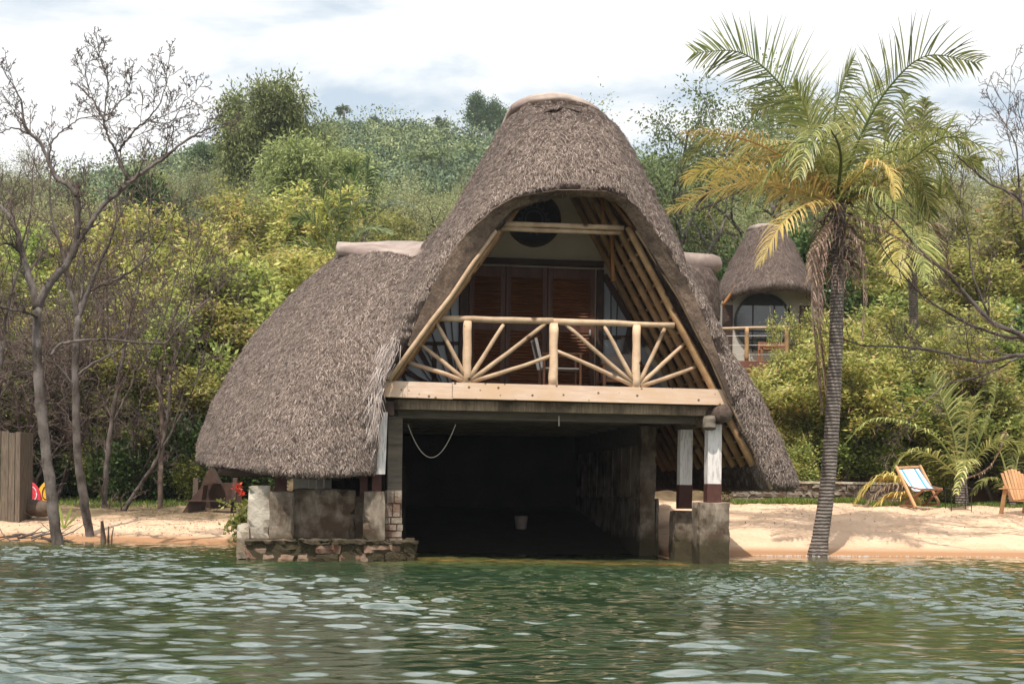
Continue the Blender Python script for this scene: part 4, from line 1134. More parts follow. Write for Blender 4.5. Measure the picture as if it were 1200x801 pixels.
def leaves(name, tips, per, size, spread, mat, parent, seed, flat=0.0, aspect=.5, droop=0.0, gravity=0.0):
    """Leaf blades clustered round the twig ends."""
    rs = np.random.RandomState(seed); tp = np.array([t[0] for t in tips]); td = np.array([t[1] for t in tips])
    n = len(tips) * per; idx = np.repeat(np.arange(len(tips)), per)
    off = rs.normal(0, 1, (n, 3)) * spread; off[:, 2] *= (1 - flat * .75); off[:, 2] -= gravity * np.abs(rs.normal(0, 1, n))
    c = tp[idx] + off
    d = td[idx] * .5 + off / (spread + 1e-6) * .4 + rs.normal(0, .5, (n, 3)); d[:, 2] = d[:, 2] * (1 - flat * .7) - droop
    d /= np.maximum(np.linalg.norm(d, axis=1), 1e-6)[:, None]
    up = rs.normal(0, 1 - flat * .75, (n, 3)) + np.array([0, 0, .6 + flat])
    s = np.cross(d, up); s /= np.maximum(np.linalg.norm(s, axis=1), 1e-6)[:, None]
    nn = np.cross(s, d)
    ln = size * rs.uniform(.6, 1.35, (n, 1)); w = ln * aspect * .5
    a = c - d * ln * .5; b = c + s * w - nn * w * .25; e = c + d * ln * .5 - nn * ln * .08; f = c - s * w - nn * w * .25
    V = np.stack([a, b, e, f], 1).reshape(-1, 3)
    return np_mesh(name, V, np.arange(n * 4).reshape(-1, 4), mat, parent)

def make_tree(name, seed, cfg, Ln, r0, leafspec, bark, lean=(0, 0, 1), stems=1, base_r=.0, rmin=.004, minr=0.0):
    rng = random.Random(seed); root = empty(name); out, tips = [], []
    for s in range(stems):
        a = 2 * math.pi * s / stems + rng.uniform(0, 1)
        d = Vector(lean) + (Vector((math.cos(a), math.sin(a), 0)) * (.45 if stems > 1 else .05)) * rng.uniform(.5, 1.2)
        grow(rng, Vector((math.cos(a) * base_r, math.sin(a) * base_r, -.25)), d, Ln * rng.uniform(.8, 1.1), r0, 0, cfg, out, tips)
    wood_mb([o for o in out if o[2] <= cfg.get('trunklev', 1)], minr, rmin=rmin).build('trunk', bark, root, smooth=True)
    wm = wood_mb([o for o in out if o[2] > cfg.get('trunklev', 1)], minr, rmin=rmin)
    if leafspec:
        cr = None
        for j, ls in enumerate(leafspec):
            tt = tips if not ls.get('frac') else rng.sample(tips, int(len(tips) * ls['frac']))
            o = leaves('crown' if j == 0 else ls.get('name', 'pods'), tt, ls['per'], ls['size'], ls['spread'], ls['mat'], root if j == 0 else cr, seed + j, ls.get('flat', 0), ls.get('aspect', .5), ls.get('droop', 0), ls.get('grav', 0))
            if j == 0: cr = o
        else: o['kind'] = 'stuff'
        if wm.v: wm.build('branches', bark, cr)
    else:
        wm.build('crown', bark, root)
    return root

def place(root, px, Y, scale=1.0, rz=0.0, label=None, cat='tree', group=None, dz=0.0, x=None):
    X_ = P(px, 580, Y).x if x is None else x
    root.location = (X_, Y, gz(X_, Y) + dz); root.rotation_euler = (0, 0, rz); root.scale = (scale,) * 3 if not hasattr(scale, '__len__') else scale
    tag(root, label, cat, group); return root

FEATHER = dict(n=[5, 5, 5], seg=[5, 5, 4, 3], wig=[.12, .22, .28, .3], up=[.05, .04, .0, -.02], taper=[.5, .45, .4, .4], **{'from': [.35, .25, .2]}, ang=[.7, .75, .8], len=[.62, .6, .5], rr=[.6, .6, .55], trunklev=1)
DENSE = dict(n=[6, 6, 5], seg=[5, 4, 4, 3], wig=[.1, .2, .25, .3], up=[.05, .05, .0, 0], taper=[.5, .45, .4, .4], **{'from': [.2, .15, .2]}, ang=[.75, .8, .8], len=[.58, .6, .5], rr=[.6, .6, .55], trunklev=1)
BARE = dict(n=[6, 6, 5, 3], seg=[6, 6, 5, 4, 3], wig=[.14, .28, .34, .4, .4], up=[.04, .03, .02, .02, .01], taper=[.5, .4, .4, .5, .6], **{'from': [.2, .15, .15, .2]}, ang=[.65, .75, .8, .8], len=[.62, .62, .5, .45], rr=[.6, .5, .55, .6], trunklev=1)
BUSH = dict(n=[6, 5], seg=[4, 4, 3], wig=[.15, .25, .3], up=[.05, .03, 0], taper=[.5, .4, .4], **{'from': [.15, .15]}, ang=[.6, .7], len=[.6, .55], rr=[.6, .6], trunklev=0)

pro = {}
pro['feather'] = [make_tree('feathery_tree', 21 + i, FEATHER, 3.3, .085, [dict(per=20, size=.18, spread=.20, mat=L['yellow'], flat=.8, aspect=.38), dict(frac=.10, per=4, size=.22, spread=.2, mat=L['pod'], aspect=.14, droop=1.6, grav=.1, name='seed_pods')], M['bark'], stems=2, base_r=.1) for i in range(3)]
pro['bright'] = [make_tree('leafy_tree', 41 + i, FEATHER, 3.0, .08, [dict(per=22, size=.17, spread=.22, mat=L['bright'], flat=.5, aspect=.46)], M['barkdark'], stems=2, base_r=.1) for i in range(2)]
pro['dark'] = [make_tree('broadleaf_tree', 51 + i, DENSE, 3.2, .12, [dict(per=36, size=.16, spread=.26, mat=L['dark'], aspect=.45)], M['barkdark']) for i in range(2)]
pro['olive'] = [make_tree('airy_tree', 61 + i, DENSE, 3.6, .10, [dict(per=26, size=.085, spread=.24, mat=L['olive'], aspect=.4)], M['bark'], stems=2, base_r=.1) for i in range(2)]
pro['bare'] = [make_tree('bare_tree', 71 + i, BARE, 3.2, .07, None, M['twig'], stems=3, base_r=.12, rmin=.005) for i in range(3)]
pro['bush'] = [make_tree('leafy_bush', 81 + i, BUSH, 1.3, .03, [dict(per=60, size=.10, spread=.17, mat=L['bright'], aspect=.55)], M['barkdark'], stems=5, base_r=.15) for i in range(2)]
pro['dbush'] = [make_tree('dark_bush', 91 + i, BUSH, 1.4, .03, [dict(per=60, size=.13, spread=.19, mat=L['dark'], aspect=.5)], M['barkdark'], stems=5, base_r=.15) for i in range(2)]
pro['ybush'] = [make_tree('yellow_green_bush', 95 + i, BUSH, 1.5, .03, [dict(per=42, size=.10, spread=.20, mat=L['yellow'], flat=.5, aspect=.5)], M['bark'], stems=5, base_r=.15) for i in range(2)]
used = set()
def tree_height(root):
    def zs(o): return [max((v.co.z for v in c.data.vertices), default=0) for c in o.children if c.type == 'MESH']
    return max(zs(root))
HT = {p.name: tree_height(p) for ps in pro.values() for p in ps}
def put_top(kind, i, px, Y, top, label, cat, group=None, rz=None, wide=1.0):
    ps = pro[kind]; p = ps[i % len(ps)]; o = copy_tree(p) if p.name in used else p; used.add(p.name)
    x = P(px, 580, Y).x; z = P(px, top, Y).z; s = (z - gz(x, Y)) / HT[p.name]
    return place(o, px, Y, (s * wide, s * wide, s), rz if rz is not None else (px * 1.3) % 6.28, label, cat, group)
def fit(root, px, Y, top, rz, label, wide=1.0):
    x = P(px, 580, Y).x; s = (P(px, top, Y).z - gz(x, Y)) / tree_height(root)
    return place(root, px, Y, (s * wide, s * wide, s), rz, label, 'tree')
def put(kind, i, px, Y, s, label, cat, group, dz=0.0, rz=None):
    protos = pro[kind]; p = protos[i % len(protos)]
    if p.name in used: o = copy_tree(p)
    else: o = p; used.add(p.name)
    rg = random.Random(px * 13 + Y * 7)
    sc = (s * rg.uniform(.92, 1.1), s * rg.uniform(.92, 1.1), s * rg.uniform(.92, 1.1))
    return place(o, px, Y, sc, rg.uniform(0, 6.28) if rz is None else rz, label, cat, group, dz)

rg = random.Random(77)
def row(kinds, pxs, Y, s, lab, jit=14, dY=2.0):
    for i, px in enumerate(pxs):
        k = kinds[i % len(kinds)]
        label, cat, group = lab[k]
        put(k, rg.randrange(3), px + rg.uniform(-jit, jit), Y + rg.uniform(-dY, dY), s * rg.uniform(.85, 1.15), label, cat, group)
LAB_L = {'bare': ('leafless grey brown tree in the twiggy thicket left of the boathouse', 'tree', 'bare trees in the left thicket'),
         'feather': ('feathery yellow green tree on the slope left of the big thatched roof', 'tree', 'feathery trees left of the boathouse'),
         'bright': ('leafy green tree on the slope left of the boathouse', 'tree', 'leafy green trees on the left slope'),
         'dark': ('dark green broadleaf tree on the slope left of the boathouse', 'tree', 'dark trees on the left slope'),
         'olive': ('grey olive airy tree below the hill left of the roof peak', 'tree', 'olive trees on the left slope'),
         'bush': ('low bright green bush at the foot of the left thicket', 'bush', 'green bushes under the left thicket'),
         'dbush': ('low dark green bush in the shade of the left thicket', 'bush', 'dark bushes under the left thicket'),
         'ybush': ('yellow green bush at the foot of the left thicket', 'bush', 'yellow green bushes on the left')}
LAB_R = {'bare': ('leafless grey twiggy tree among the greenery right of the coconut palm', 'tree', 'bare trees on the right'),
         'feather': ('feathery yellow green tree on the slope right of the boathouse', 'tree', 'feathery trees on the right slope'),
         'bright': ('leafy green tree on the slope right of the boathouse', 'tree', 'leafy green trees on the right slope'),
         'dark': ('dark green broadleaf tree on the slope right of the boathouse', 'tree', 'dark trees on the right slope'),
         'olive': ('olive green airy tree behind the boathouse and the hut', 'tree', 'airy olive trees on the right slope'),
         'bush': ('low bright green bush at the back of the right beach', 'bush', 'green bushes behind the right beach'),
         'dbush': ('low dark green bush behind the right beach', 'bush', 'dark bushes on the right'),
         'ybush': ('yellow green bush at the back of the right beach', 'bush', 'yellow green bushes on the right')}
LB = LAB_L
# left side, front to back
row(['dbush', 'bush', 'dbush', 'ybush'], range(-20, 300, 30), 36.5, .95, LB, dY=.6)
row(['bare'], [-10, 40, 95, 150], 36.0, 1.05, LB, dY=.8)
row(['bare'], [20, 80, 140, 185], 38.2, 1.2, LB, dY=.8)
row(['bare', 'feather', 'bright'], [-5, 45, 110, 170, 230, 280], 42.5, 1.15, LB, dY=.8)
row(['bright', 'ybush', 'feather'], [10, 60, 110, 160, 210, 255], 37.4, .85, LB, dY=.8)
row(['bare', 'bare', 'feather'], [-10, 45, 95, 150, 205, 250, 285], 40.5, .95, LB, dY=1)
row(['bright', 'feather', 'bright'], [30, 100, 180, 240, 300, 350], 44, .95, LB)
row(['feather', 'bare', 'feather'], [0, 70, 140, 200, 260, 310, 370, 420], 50, 1.0, LB)
row(['feather', 'olive', 'feather', 'bright'], [-10, 60, 120, 190, 250, 300, 350, 400, 450, 500], 58, 1.0, LB)
row(['feather', 'dark', 'olive', 'feather', 'feather'], [20, 90, 160, 230, 290, 345, 400, 455, 510, 550], 68, .8, LB)
row(['olive', 'dark', 'bright', 'olive'], [0, 80, 150, 220, 290, 350], 82, 1.1, LB, dY=3)
row(['olive', 'feather', 'olive'], [425, 465, 500, 535, 565], 60, 1.15, LB, dY=1.5)
row(['feather', 'bright', 'feather'], [330, 385, 430, 480], 47, .95, LB, dY=1)
row(['bright', 'feather', 'dark', 'feather'], [520, 585, 650, 715, 775], 41, .9, LAB_R, dY=1)
# right side
LB = LAB_R
row(['ybush', 'bush'], [880, 905, 930], 35.6, .8, LB, dY=.3)
row(['bush', 'ybush', 'dbush'], [1075, 1105, 1150, 1190, 1215], 38.6, 1.1, LB, dY=.4)
row(['ybush', 'feather'], [885, 930, 960], 38.5, .7, LB, dY=.5)
row(['feather', 'bright', 'ybush'], [985, 1030, 1075, 1120, 1165, 1205], 36.3, .72, LB, dY=.2, jit=6)
put_top('feather', 0, 944, 40.2, 352, 'feathery climbing shrub rising beside the hut balcony railing', 'shrub', wide=.38)
put_top('feather', 1, 912, 36.5, 452, 'yellow green shrub in front of the hut below its balcony', 'shrub', wide=.8)
put_top('feather', 0, 1072, 37.4, 372, 'feathery tree hiding the trunk of the second coconut palm', 'tree', wide=.6)
put_top('feather', 2, 948, 36.8, 446, 'feathery shrub between the hut and the coconut palm trunk', 'shrub', wide=.8)
row(['bright', 'feather', 'dark'], [990, 1040, 1090, 1140, 1190, 1230], 41, .9, LB, dY=.8)
row(['feather', 'bright', 'feather'], [960, 1010, 1060, 1110, 1160, 1210], 45, .95, LB, dY=1)
row(['feather', 'bare', 'feather'], [975, 1030, 1080, 1130, 1180, 1230], 51, 1.0, LB)
row(['dark', 'dark', 'olive'], [800, 845, 885, 940], 51, 1.15, LB, dY=1)
row(['olive', 'feather', 'olive', 'bright'], [740, 800, 860, 930, 990, 1050, 1110, 1170, 1220], 60, 1.15, LB)
row(['olive', 'olive', 'feather'], [700, 760, 820, 880, 950, 1010, 1080, 1150, 1210], 72, 1.3, LB)
row(['olive', 'bright'], [680, 740, 800, 870, 940, 1010, 1080, 1160], 86, 1.3, LB, dY=3)

# named trees of their own
L['tall'] = leaf_mat('leaf_tall_tree', [(0.0, (0.09, 0.11, 0.045)), (0.6, (0.20, 0.235, 0.08)), (1.0, (0.38, 0.40, 0.17))])
tall = make_tree('tall_evergreen', 301, dict(DENSE, len=[.46, .55, .45], ang=[1.0, .75, .8], up=[.06, .06, .0, -.03], **{'from': [.48, .2, .2], 'n': [10, 7, 5]}), 6.2, .20, [dict(per=40, size=.20, spread=.27, mat=L['tall'], aspect=.30, droop=.5)], M['bark'])
fit(tall, 316, 75, 80, .6, 'tall olive green tree with a dense rounded crown standing above the left thicket', .78)
tall2 = copy_tree(tall); fit(tall2, 352, 66, 150, 2.4, 'shorter olive green tree below and right of the tall rounded tree', 1.0)
airy = make_tree('sparse_tree', 311, dict(FEATHER, n=[7, 6, 5], len=[.6, .55, .5], up=[.05, .05, .0, -.05], ang=[.6, .7, .8]), 5.2, .13, [dict(per=20, size=.085, spread=.17, mat=L['mid'], aspect=.45, droop=.4)], M['bark'])
fit(airy, 800, 50, 62, 1.0, 'tall sparse leaved tree rising behind the right shoulder of the boathouse')
airy2 = copy_tree(airy); fit(airy2, 905, 56, 48, 3.3, 'tall sparse leaved tree rising behind the coconut palm crown')
airy3 = copy_tree(airy); fit(airy3, 690, 60, 96, 5.0, 'thin leafy tree just topping the boathouse roof')
glossy = make_tree('glossy_tree', 321, dict(DENSE), 2.3, .10, [dict(per=26, size=.26, spread=.30, mat=leaf_mat('leaf_glossy', [(0, (.03, .08, .012)), (.6, (.07, .16, .022)), (1, (.14, .27, .04))], .25, .3), aspect=.5)], M['barkdark'])
place(glossy, 822, 45, .9, 1, 'glossy bright green broadleaf tree just above the mortar ridge left of the hut', 'tree')

# trees on the hill crest
put_top('feather', 0, 345, 55, 205, 'feathery tree below the tall rounded tree, left of the roof', 'tree', wide=.8)
put_top('feather', 1, 385, 52, 222, 'airy feathery tree with yellow leaves above the mortar cap', 'tree', wide=.75)
put_top('olive', 0, 300, 58, 196, 'green tree directly below the tall rounded tree', 'tree', wide=.8)
put_top('feather', 2, 250, 56, 200, 'feathery tree left of the tall rounded tree', 'tree', wide=.8)
put_top('olive', 0, 495, 62, 192, 'grey olive tree with fine foliage touching the left shoulder of the roof', 'tree', wide=.8)
put_top('feather', 1, 1010, 52, 205, 'feathery tree behind the crown of the big coconut palm', 'tree', wide=.8)
put_top('olive', 1, 1130, 56, 180, 'airy tree on the right slope under the dead branches', 'tree', wide=.8)
put_top('feather', 0, 1185, 50, 200, 'feathery tree at the right edge above the dead branches', 'tree', wide=.8)
put_top('feather', 1, 225, 37.6, 372, 'feathery yellow green tree hanging over the left edge of the thatch', 'tree', wide=.9)
put_top('bright', 0, 190, 38.4, 345, 'leafy green tree with thin stems behind the leaning bare tree', 'tree', wide=.8)
put_top('feather', 2, 262, 39.5, 330, 'feathery tree directly behind the upper left of the thatched wing', 'tree', wide=.9)
put_top('feather', 0, 130, 46.5, 235, 'slender feathery tree above the twiggy thicket, far left', 'tree', wide=.7)
put_top('bright', 1, 40, 47.0, 262, 'leafy tree behind the fork of the tall bare tree', 'tree', wide=.75)
put_top('feather', 1, 205, 48.5, 222, 'slender feathery tree above the thicket, nearer the thatch', 'tree', wide=.7)
put_top('olive', 0, 85, 58, 205, 'olive tree on the left skyline behind the bare branches', 'tree', wide=.8)
put_top('dark', 1, 175, 66, 186, 'dark tree on the left skyline behind the bare branches', 'tree', wide=.8)
def crest(kind, px, Y, s, label):
    put(kind, 0, px, Y, s, label, 'tree', None)
crest('dark', 563, 246, 1.9, 'dark rounded tree alone on the hill crest left of the roof peak')
crest('dark', 578, 248, 1.3, 'small dark tree on the crest just right of the rounded one')
crest('dark', 512, 247, .8, 'small flat topped tree on the crest near the middle')
crest('dark', 432, 247, .8, 'small airy tree on the crest right of the lone crest palm')
crest('dark', 243, 150, 1.5, 'dark blue green tree on the far slope left of the tall rounded tree')
# the far wooded hillside as one mass
rs = np.random.RandomState(33)
VV, FF = [], []
N_ = 5200
u = rs.rand(N_); yy = 88 + (248 - 88) * np.sqrt(u); pxx = np.where(rs.rand(N_) < .8, rs.uniform(-60, 1260, N_), rs.uniform(-500, 1700, N_)); xx = (pxx - 600) / 1700 * yy
zz = height(xx, yy); hh = rs.uniform(1.1, 3.3, N_) * (1 + (rs.rand(N_) < .12) * .9); rr_ = hh * rs.uniform(.7, 1.2, N_)
keep = mnoise
cs = []
for x, y, z, h, r in zip(xx, yy, zz, hh, rr_):
    if mnoise.noise(Vector((x * .05, y * .05, 0))) < -.28: continue
    k = 118
    v = rs.normal(0, 1, (k, 3)); v /= np.linalg.norm(v, axis=1)[:, None]; v *= rs.uniform(.5, .95, (k, 1))
    cs.append(np.column_stack([x + v[:, 0] * r, y + v[:, 1] * r, z + h * .35 + v[:, 2] * h * .52]))
c = np.vstack(cs); n_ = len(c)
d = rs.normal(0, 1, (n_, 3)); d /= np.linalg.norm(d, axis=1)[:, None]; s_ = np.cross(d, rs.normal(0, 1, (n_, 3))); s_ /= np.linalg.norm(s_, axis=1)[:, None]
sz = rs.uniform(.12, .26, (n_, 1)) * (c[:, 1:2] / 200) ** .5
V = np.stack([c - d * sz, c + s_ * sz * .6, c + d * sz, c - s_ * sz * .6], 1).reshape(-1, 3)
m, nt, b, out = new_mat('hillside_leaves')
g_ = nt.nodes.new("ShaderNodeNewGeometry")
t1 = tex(nt, 'noise', .22, vec=g_.outputs['Position'], detail=2); t2 = tex(nt, 'noise', .05, vec=g_.outputs['Position'], detail=2)
c1_ = ramp(nt, [(.36, (0.055, 0.09, 0.05)), (.48, (0.13, 0.18, 0.075)), (.56, (0.22, 0.26, 0.10)), (.68, (0.34, 0.35, 0.16))], t1)
c2_ = ramp(nt, [(0, (.7, .7, .7)), (1, (1.25, 1.25, 1.2))], g_.outputs['Random Per Island'])
nt.links.new(mixc(nt, mixc(nt, c1_, (0.09, 0.14, 0.08), ramp(nt, [(.45, (0, 0, 0)), (.6, (.7, .7, .7))], t2)), c2_, 1.0, 'MULTIPLY'), b.inputs['Base Color']); b.inputs['Roughness'].default_value = .7
wood = np_mesh('hillside_wood', V, np.arange(n_ * 4).reshape(-1, 4), m)
tag(wood, 'distant scrubby wood covering the green hillside up to the crest', 'hillside wood', kind='stuff')
# ------------------------------------------------------------------ palms
def bez(pts, n):
    """Catmull-Rom through the points."""
    pts = [Vector(p) for p in pts]; P_ = [pts[0] * 2 - pts[1]] + pts + [pts[-1] * 2 - pts[-2]]; out = []
    m = len(pts) - 1
    for i in range(n + 1):
        t = i / n * m; j = min(int(t), m - 1); f = t - j
        a, b, c, d = P_[j:j + 4]
        out.append(0.5 * ((2 * b) + (c - a) * f + (2 * a - 5 * b + 4 * c - d) * f * f + (-a + 3 * b - 3 * c + d) * f ** 3))
    return out

def frond(pts, rng, parent, mat, leaf=.62, n=46, droop=.35, width=.019, rachis=.022, name='frond', twist=0.0, gap=0.0, side_only=0, sweep=.75, label=None, fold=.3):
    """A feather frond: a tapering midrib and two rows of drooping blades."""
    c = bez(pts, n); mb = MB(); V, Fq = [], []
    for i in range(3, n):
        t = i / n; T_ = (c[min(i + 1, n)] - c[i - 1]).normalized()
        s = T_.cross(UP); s = s.normalized() if s.length > .08 else T_.orthogonal().normalized()
        if twist: s = Matrix.Rotation(twist * (1 + .5 * t), 3, T_) @ s
        nu = s.cross(T_)
        ll = leaf * (math.sin(math.pi * min(1, .16 + t * .80)) ** .75) * rng.uniform(.72, 1.12)
        for sg in (-1, 1):
            if side_only and sg != side_only: continue
            if rng.random() < gap: continue
            a = sweep * (.55 + .6 * t) + rng.uniform(-.16, .16)
            d = (s * sg * math.cos(a) + T_ * math.sin(a) + nu * (fold + rng.uniform(-.08, .08))).normalized()
            p = c[i] + T_ * rng.uniform(-.01, .01); w = width * rng.uniform(.75, 1.15); L0 = ll
            wv_ = d.cross(nu).normalized(); base = len(V)
            seg = 4; dr = droop * rng.uniform(.6, 1.5)
            for q in range(seg + 1):
                f = q / seg; ww = w * (1.0, 1.25, 1.05, .7, .12)[q]
                V += [p + wv_ * ww, p - wv_ * ww]
                dd = (d + Vector((0, 0, -1)) * dr * f * 2.2).normalized(); p = p + dd * (L0 / seg)
            for q in range(seg):
                b0 = base + q * 2; Fq.append((b0, b0 + 1, b0 + 3, b0 + 2))
    nv = len(V); V = [tuple(v) for v in V]
    mb.v = V; mb.f = Fq
    k = len(c)
    mb.tube(c, [rachis * (1 - .85 * i / (k - 1)) for i in range(k)], 5)
    return mb.build(name, mat, parent, label=label)

def palm_trunk(pts, r0, r1, mat, parent, ring=.085, name='trunk'):
    c = bez(pts, 60); Ltot = sum((c[i + 1] - c[i]).length for i in range(60)); n = int(Ltot / ring) * 3
    c = bez(pts, n); rg = random.Random(4); rad = []
    for i in range(n + 1):
        t = i / n; r = r0 + (r1 - r0) * t ** .8
        r *= 1 + .22 * max(0, 1 - t * 8)
        rad.append(r * (1.014 if i % 3 == 0 else .992) * rg.uniform(.985, 1.015))
    mb = MB(); mb.tube(c, rad, 18, wob=.015, rng=rg)
    return mb.build(name, mat, parent, smooth=True)

m, nt, b, out = new_mat('palm_bark')
w = nt.nodes.new("ShaderNodeTexWave"); w.wave_type = 'BANDS'; w.bands_direction = 'Z'; w.inputs['Scale'].default_value = 5.2; w.inputs['Distortion'].default_value = 2.0; w.inputs['Detail'].default_value = 4; w.inputs['Detail Scale'].default_value = 2.0
tc = nt.nodes.new("ShaderNodeTexCoord"); nt.links.new(tc.outputs['Object'], w.inputs['Vector'])
n1 = tex(nt, 'noise', 7, detail=7)
c1 = ramp(nt, [(0.3, (0.09, 0.072, 0.062)), (0.7, (0.27, 0.23, 0.205))], n1)
c2 = ramp(nt, [(0.0, (0.5, 0.47, 0.45)), (0.25, (0.8, 0.8, 0.8)), (0.5, (1, 1, 1))], w.outputs['Fac'])
nt.links.new(mixc(nt, c1, c2, 1.0, 'MULTIPLY'), b.inputs['Base Color']); b.inputs['Roughness'].default_value = .9
bump(nt, b, w.outputs['Fac'], .6, .03)
M['palmbark'] = m

rp = random.Random(15)
PY_ = 25.6
base = P(959, 646, PY_)
palm = empty('coconut_palm', (base.x, PY_, gz(base.x, PY_)))
tag(palm, 'big coconut palm leaning at the water edge, yellowing fronds and dead ones hanging down', 'palm tree')
def pl(px, py, dy=0.0): return P(px, py, PY_ + dy) - palm.location
palm_trunk([pl(958, 652), pl(962, 625), pl(969, 575), pl(975, 500), pl(979, 420), pl(981, 350), pl(983, 290), pl(984, 240)], .155, .105, M['palmbark'], palm)
# fibrous boot: broken stalks round the top of the trunk
mb = MB()
for k in range(46):
    a = rp.uniform(0, 6.28); z = rp.uniform(-.75, .55); c = pl(984, 258) + Vector((math.cos(a) * .13, math.sin(a) * .13, z))
    d = Vector((math.cos(a) * .5, math.sin(a) * .5, rp.uniform(-.7, .9))); ln = rp.uniform(.2, .55)
    mb.tube([c, c + d * ln * .5, c + d * ln + Vector((0, 0, -.08))], [.035, .03, .012], 5)
mb.build('leaf_stubs', M['barkdark'], palm, smooth=True)
mb = MB()
for k in range(260):
    a = rp.uniform(0, 6.28); z = rp.uniform(-.95, .35); c = pl(984, 262) + Vector((math.cos(a) * .18, math.sin(a) * .18, z)); p = c; pts = [p]
    d = Vector((math.cos(a), math.sin(a), rp.uniform(-.5, .8)))
    for q in range(4):
        d = (d + Vector((0, 0, -.45)) + rvec(rp) * .5).normalized(); p = p + d * rp.uniform(.06, .17); pts.append(p)
    mb.tube(pts, .0055, 3)
mb.build('dry_flower_stalks', L['palmdead'], palm)
G, Ye, De = L['palm'], L['palmyellow'], L['palmdead']
FR = [  # (pixel path with depth offsets), material, leaflet length, droop, twist
    ([(975, 225, 0), (950, 160, .1), (915, 100, .2), (868, 62, .3), (812, 62, .4)], G, .80, .12, .9, 50),
    ([(985, 220, 0), (1008, 160, -.2), (1040, 105, -.3), (1085, 66, -.4), (1148, 74, -.5)], G, .80, .30, -.6, 52),
    ([(980, 220, .1), (992, 165, .5), (1012, 115, .9), (1045, 90, 1.4)], G, .65, .2, -.5, 40),
    ([(978, 220, 0), (975, 160, .4), (985, 105, .8), (1000, 70, 1.1)], G, .62, .15, 1.2, 40),
    ([(976, 222, 0), (955, 175, -.5), (945, 130, -.9), (930, 100, -1.4)], G, .60, .25, .6, 40),
    ([(978, 232, 0), (940, 200, -.2), (895, 172, -.4), (850, 158, -.5), (798, 156, -.6)], Ye, .62, .75, .1, 44),
    ([(978, 238, 0), (938, 222, -.3), (890, 213, -.5), (840, 222, -.6), (782, 248, -.7)], Ye, .60, .40, .3, 46),
    ([(978, 236, 0), (935, 195, .3), (880, 165, .6), (830, 165, .8), (800, 190, 1)], G, .60, .70, 0, 44),
    ([(986, 235, 0), (1030, 215, -.3), (1070, 185, -.5), (1115, 160, -.7), (1180, 185, -.9)], G, .65, .55, -.2, 46),
    ([(986, 232, 0), (1030, 190, .6), (1075, 175, 1.0), (1130, 185, 1.5), (1170, 220, 2)], G, .60, .55, .2, 44),
    ([(982, 228, 0), (985, 180, -.8), (970, 150, -1.5), (948, 160, -2.1), (935, 210, -2.6)], G, .62, .75, 0, 42),
    ([(984, 230, 0), (1010, 200, -.5), (1030, 190, -.8), (1045, 205, -1.0), (1050, 235, -1.1)], Ye, .36, .9, 0, 30),
    ([(984, 236, 0), (1020, 222, -.7), (1050, 240, -1.2), (1075, 290, -1.5)], G, .55, .8, 0, 36),
    ([(980, 240, 0), (945, 240, -.7), (915, 265, -1.2), (890, 310, -1.4)], Ye, .50, .8, 0, 34),
    ([(980, 238, 0), (950, 205, 1.0), (905, 205, 1.8), (870, 240, 2.3)], G, .6, .8, 0, 40),
    ([(984, 236, 0), (1010, 205, 1.2), (1060, 220, 2.0), (1090, 270, 2.4)], G, .6, .8, 0, 40),
    ([(980, 228, 0), (965, 190, -.3), (940, 178, -.6), (905, 200, -.9), (880, 250, -1.1)], G, .62, .8, .2, 42),
    ([(983, 228, 0), (1000, 185, .2), (1015, 150, .3), (1028, 95, .3)], G, .6, .1, -1.1, 40),
    ([(978, 236, 0), (930, 228, -.2), (880, 205, -.1), (835, 196, 0), (800, 212, .1)], Ye, .62, .6, .2, 46),
    ([(980, 236, 0), (945, 215, .4), (905, 190, .8), (868, 190, 1.1), (835, 215, 1.3)], Ye, .55, .7, .2, 42),
    ([(986, 238, 0), (1015, 228, -.3), (1040, 205, -.5), (1062, 192, -.6)], Ye, .30, .8, 0, 26),
    ([(984, 232, 0), (1025, 205, .3), (1065, 160, .5), (1100, 150, .6), (1135, 172, .7)], G, .6, .5, -.3, 44),
    ([(980, 226, 0), (968, 180, .2), (945, 135, .5), (915, 118, .8), (880, 130, 1.1)], G, .65, .4, .4, 46),
    ([(982, 226, 0), (984, 180, 1.0), (970, 130, 1.7), (940, 110, 2.2)], G, .6, .3, .3, 38),
]
for k in range(7):
    a = k / 7 * 3.6 - .25; e = rp.uniform(-.2, 1.0); ln = rp.uniform(1.5, 2.3); c0 = (981, 232)
    x, yv = math.cos(a) * ln * 66, math.sin(a) * ln
    FR.append(([(c0[0], c0[1], 0), (c0[0] + x * .45, c0[1] - 66 * (.45 + e * .7), yv * .45), (c0[0] + x * .85, c0[1] - 66 * (.35 + e * .8), yv * .8), (c0[0] + x, c0[1] - 66 * (e * .5 - .35), yv)], G, .6, .6, rp.uniform(-.5, .5), 44))
for pts, mt, lf, dr, tw, n in FR:
    lf *= 1.3; n = int(n * 1.45)
    frond([pl(*p) for p in pts], rp, palm, mt, leaf=lf, droop=dr, twist=tw, n=n, width=.0115, rachis=.032, gap=.06, label='yellowing frond' if mt is Ye else None)
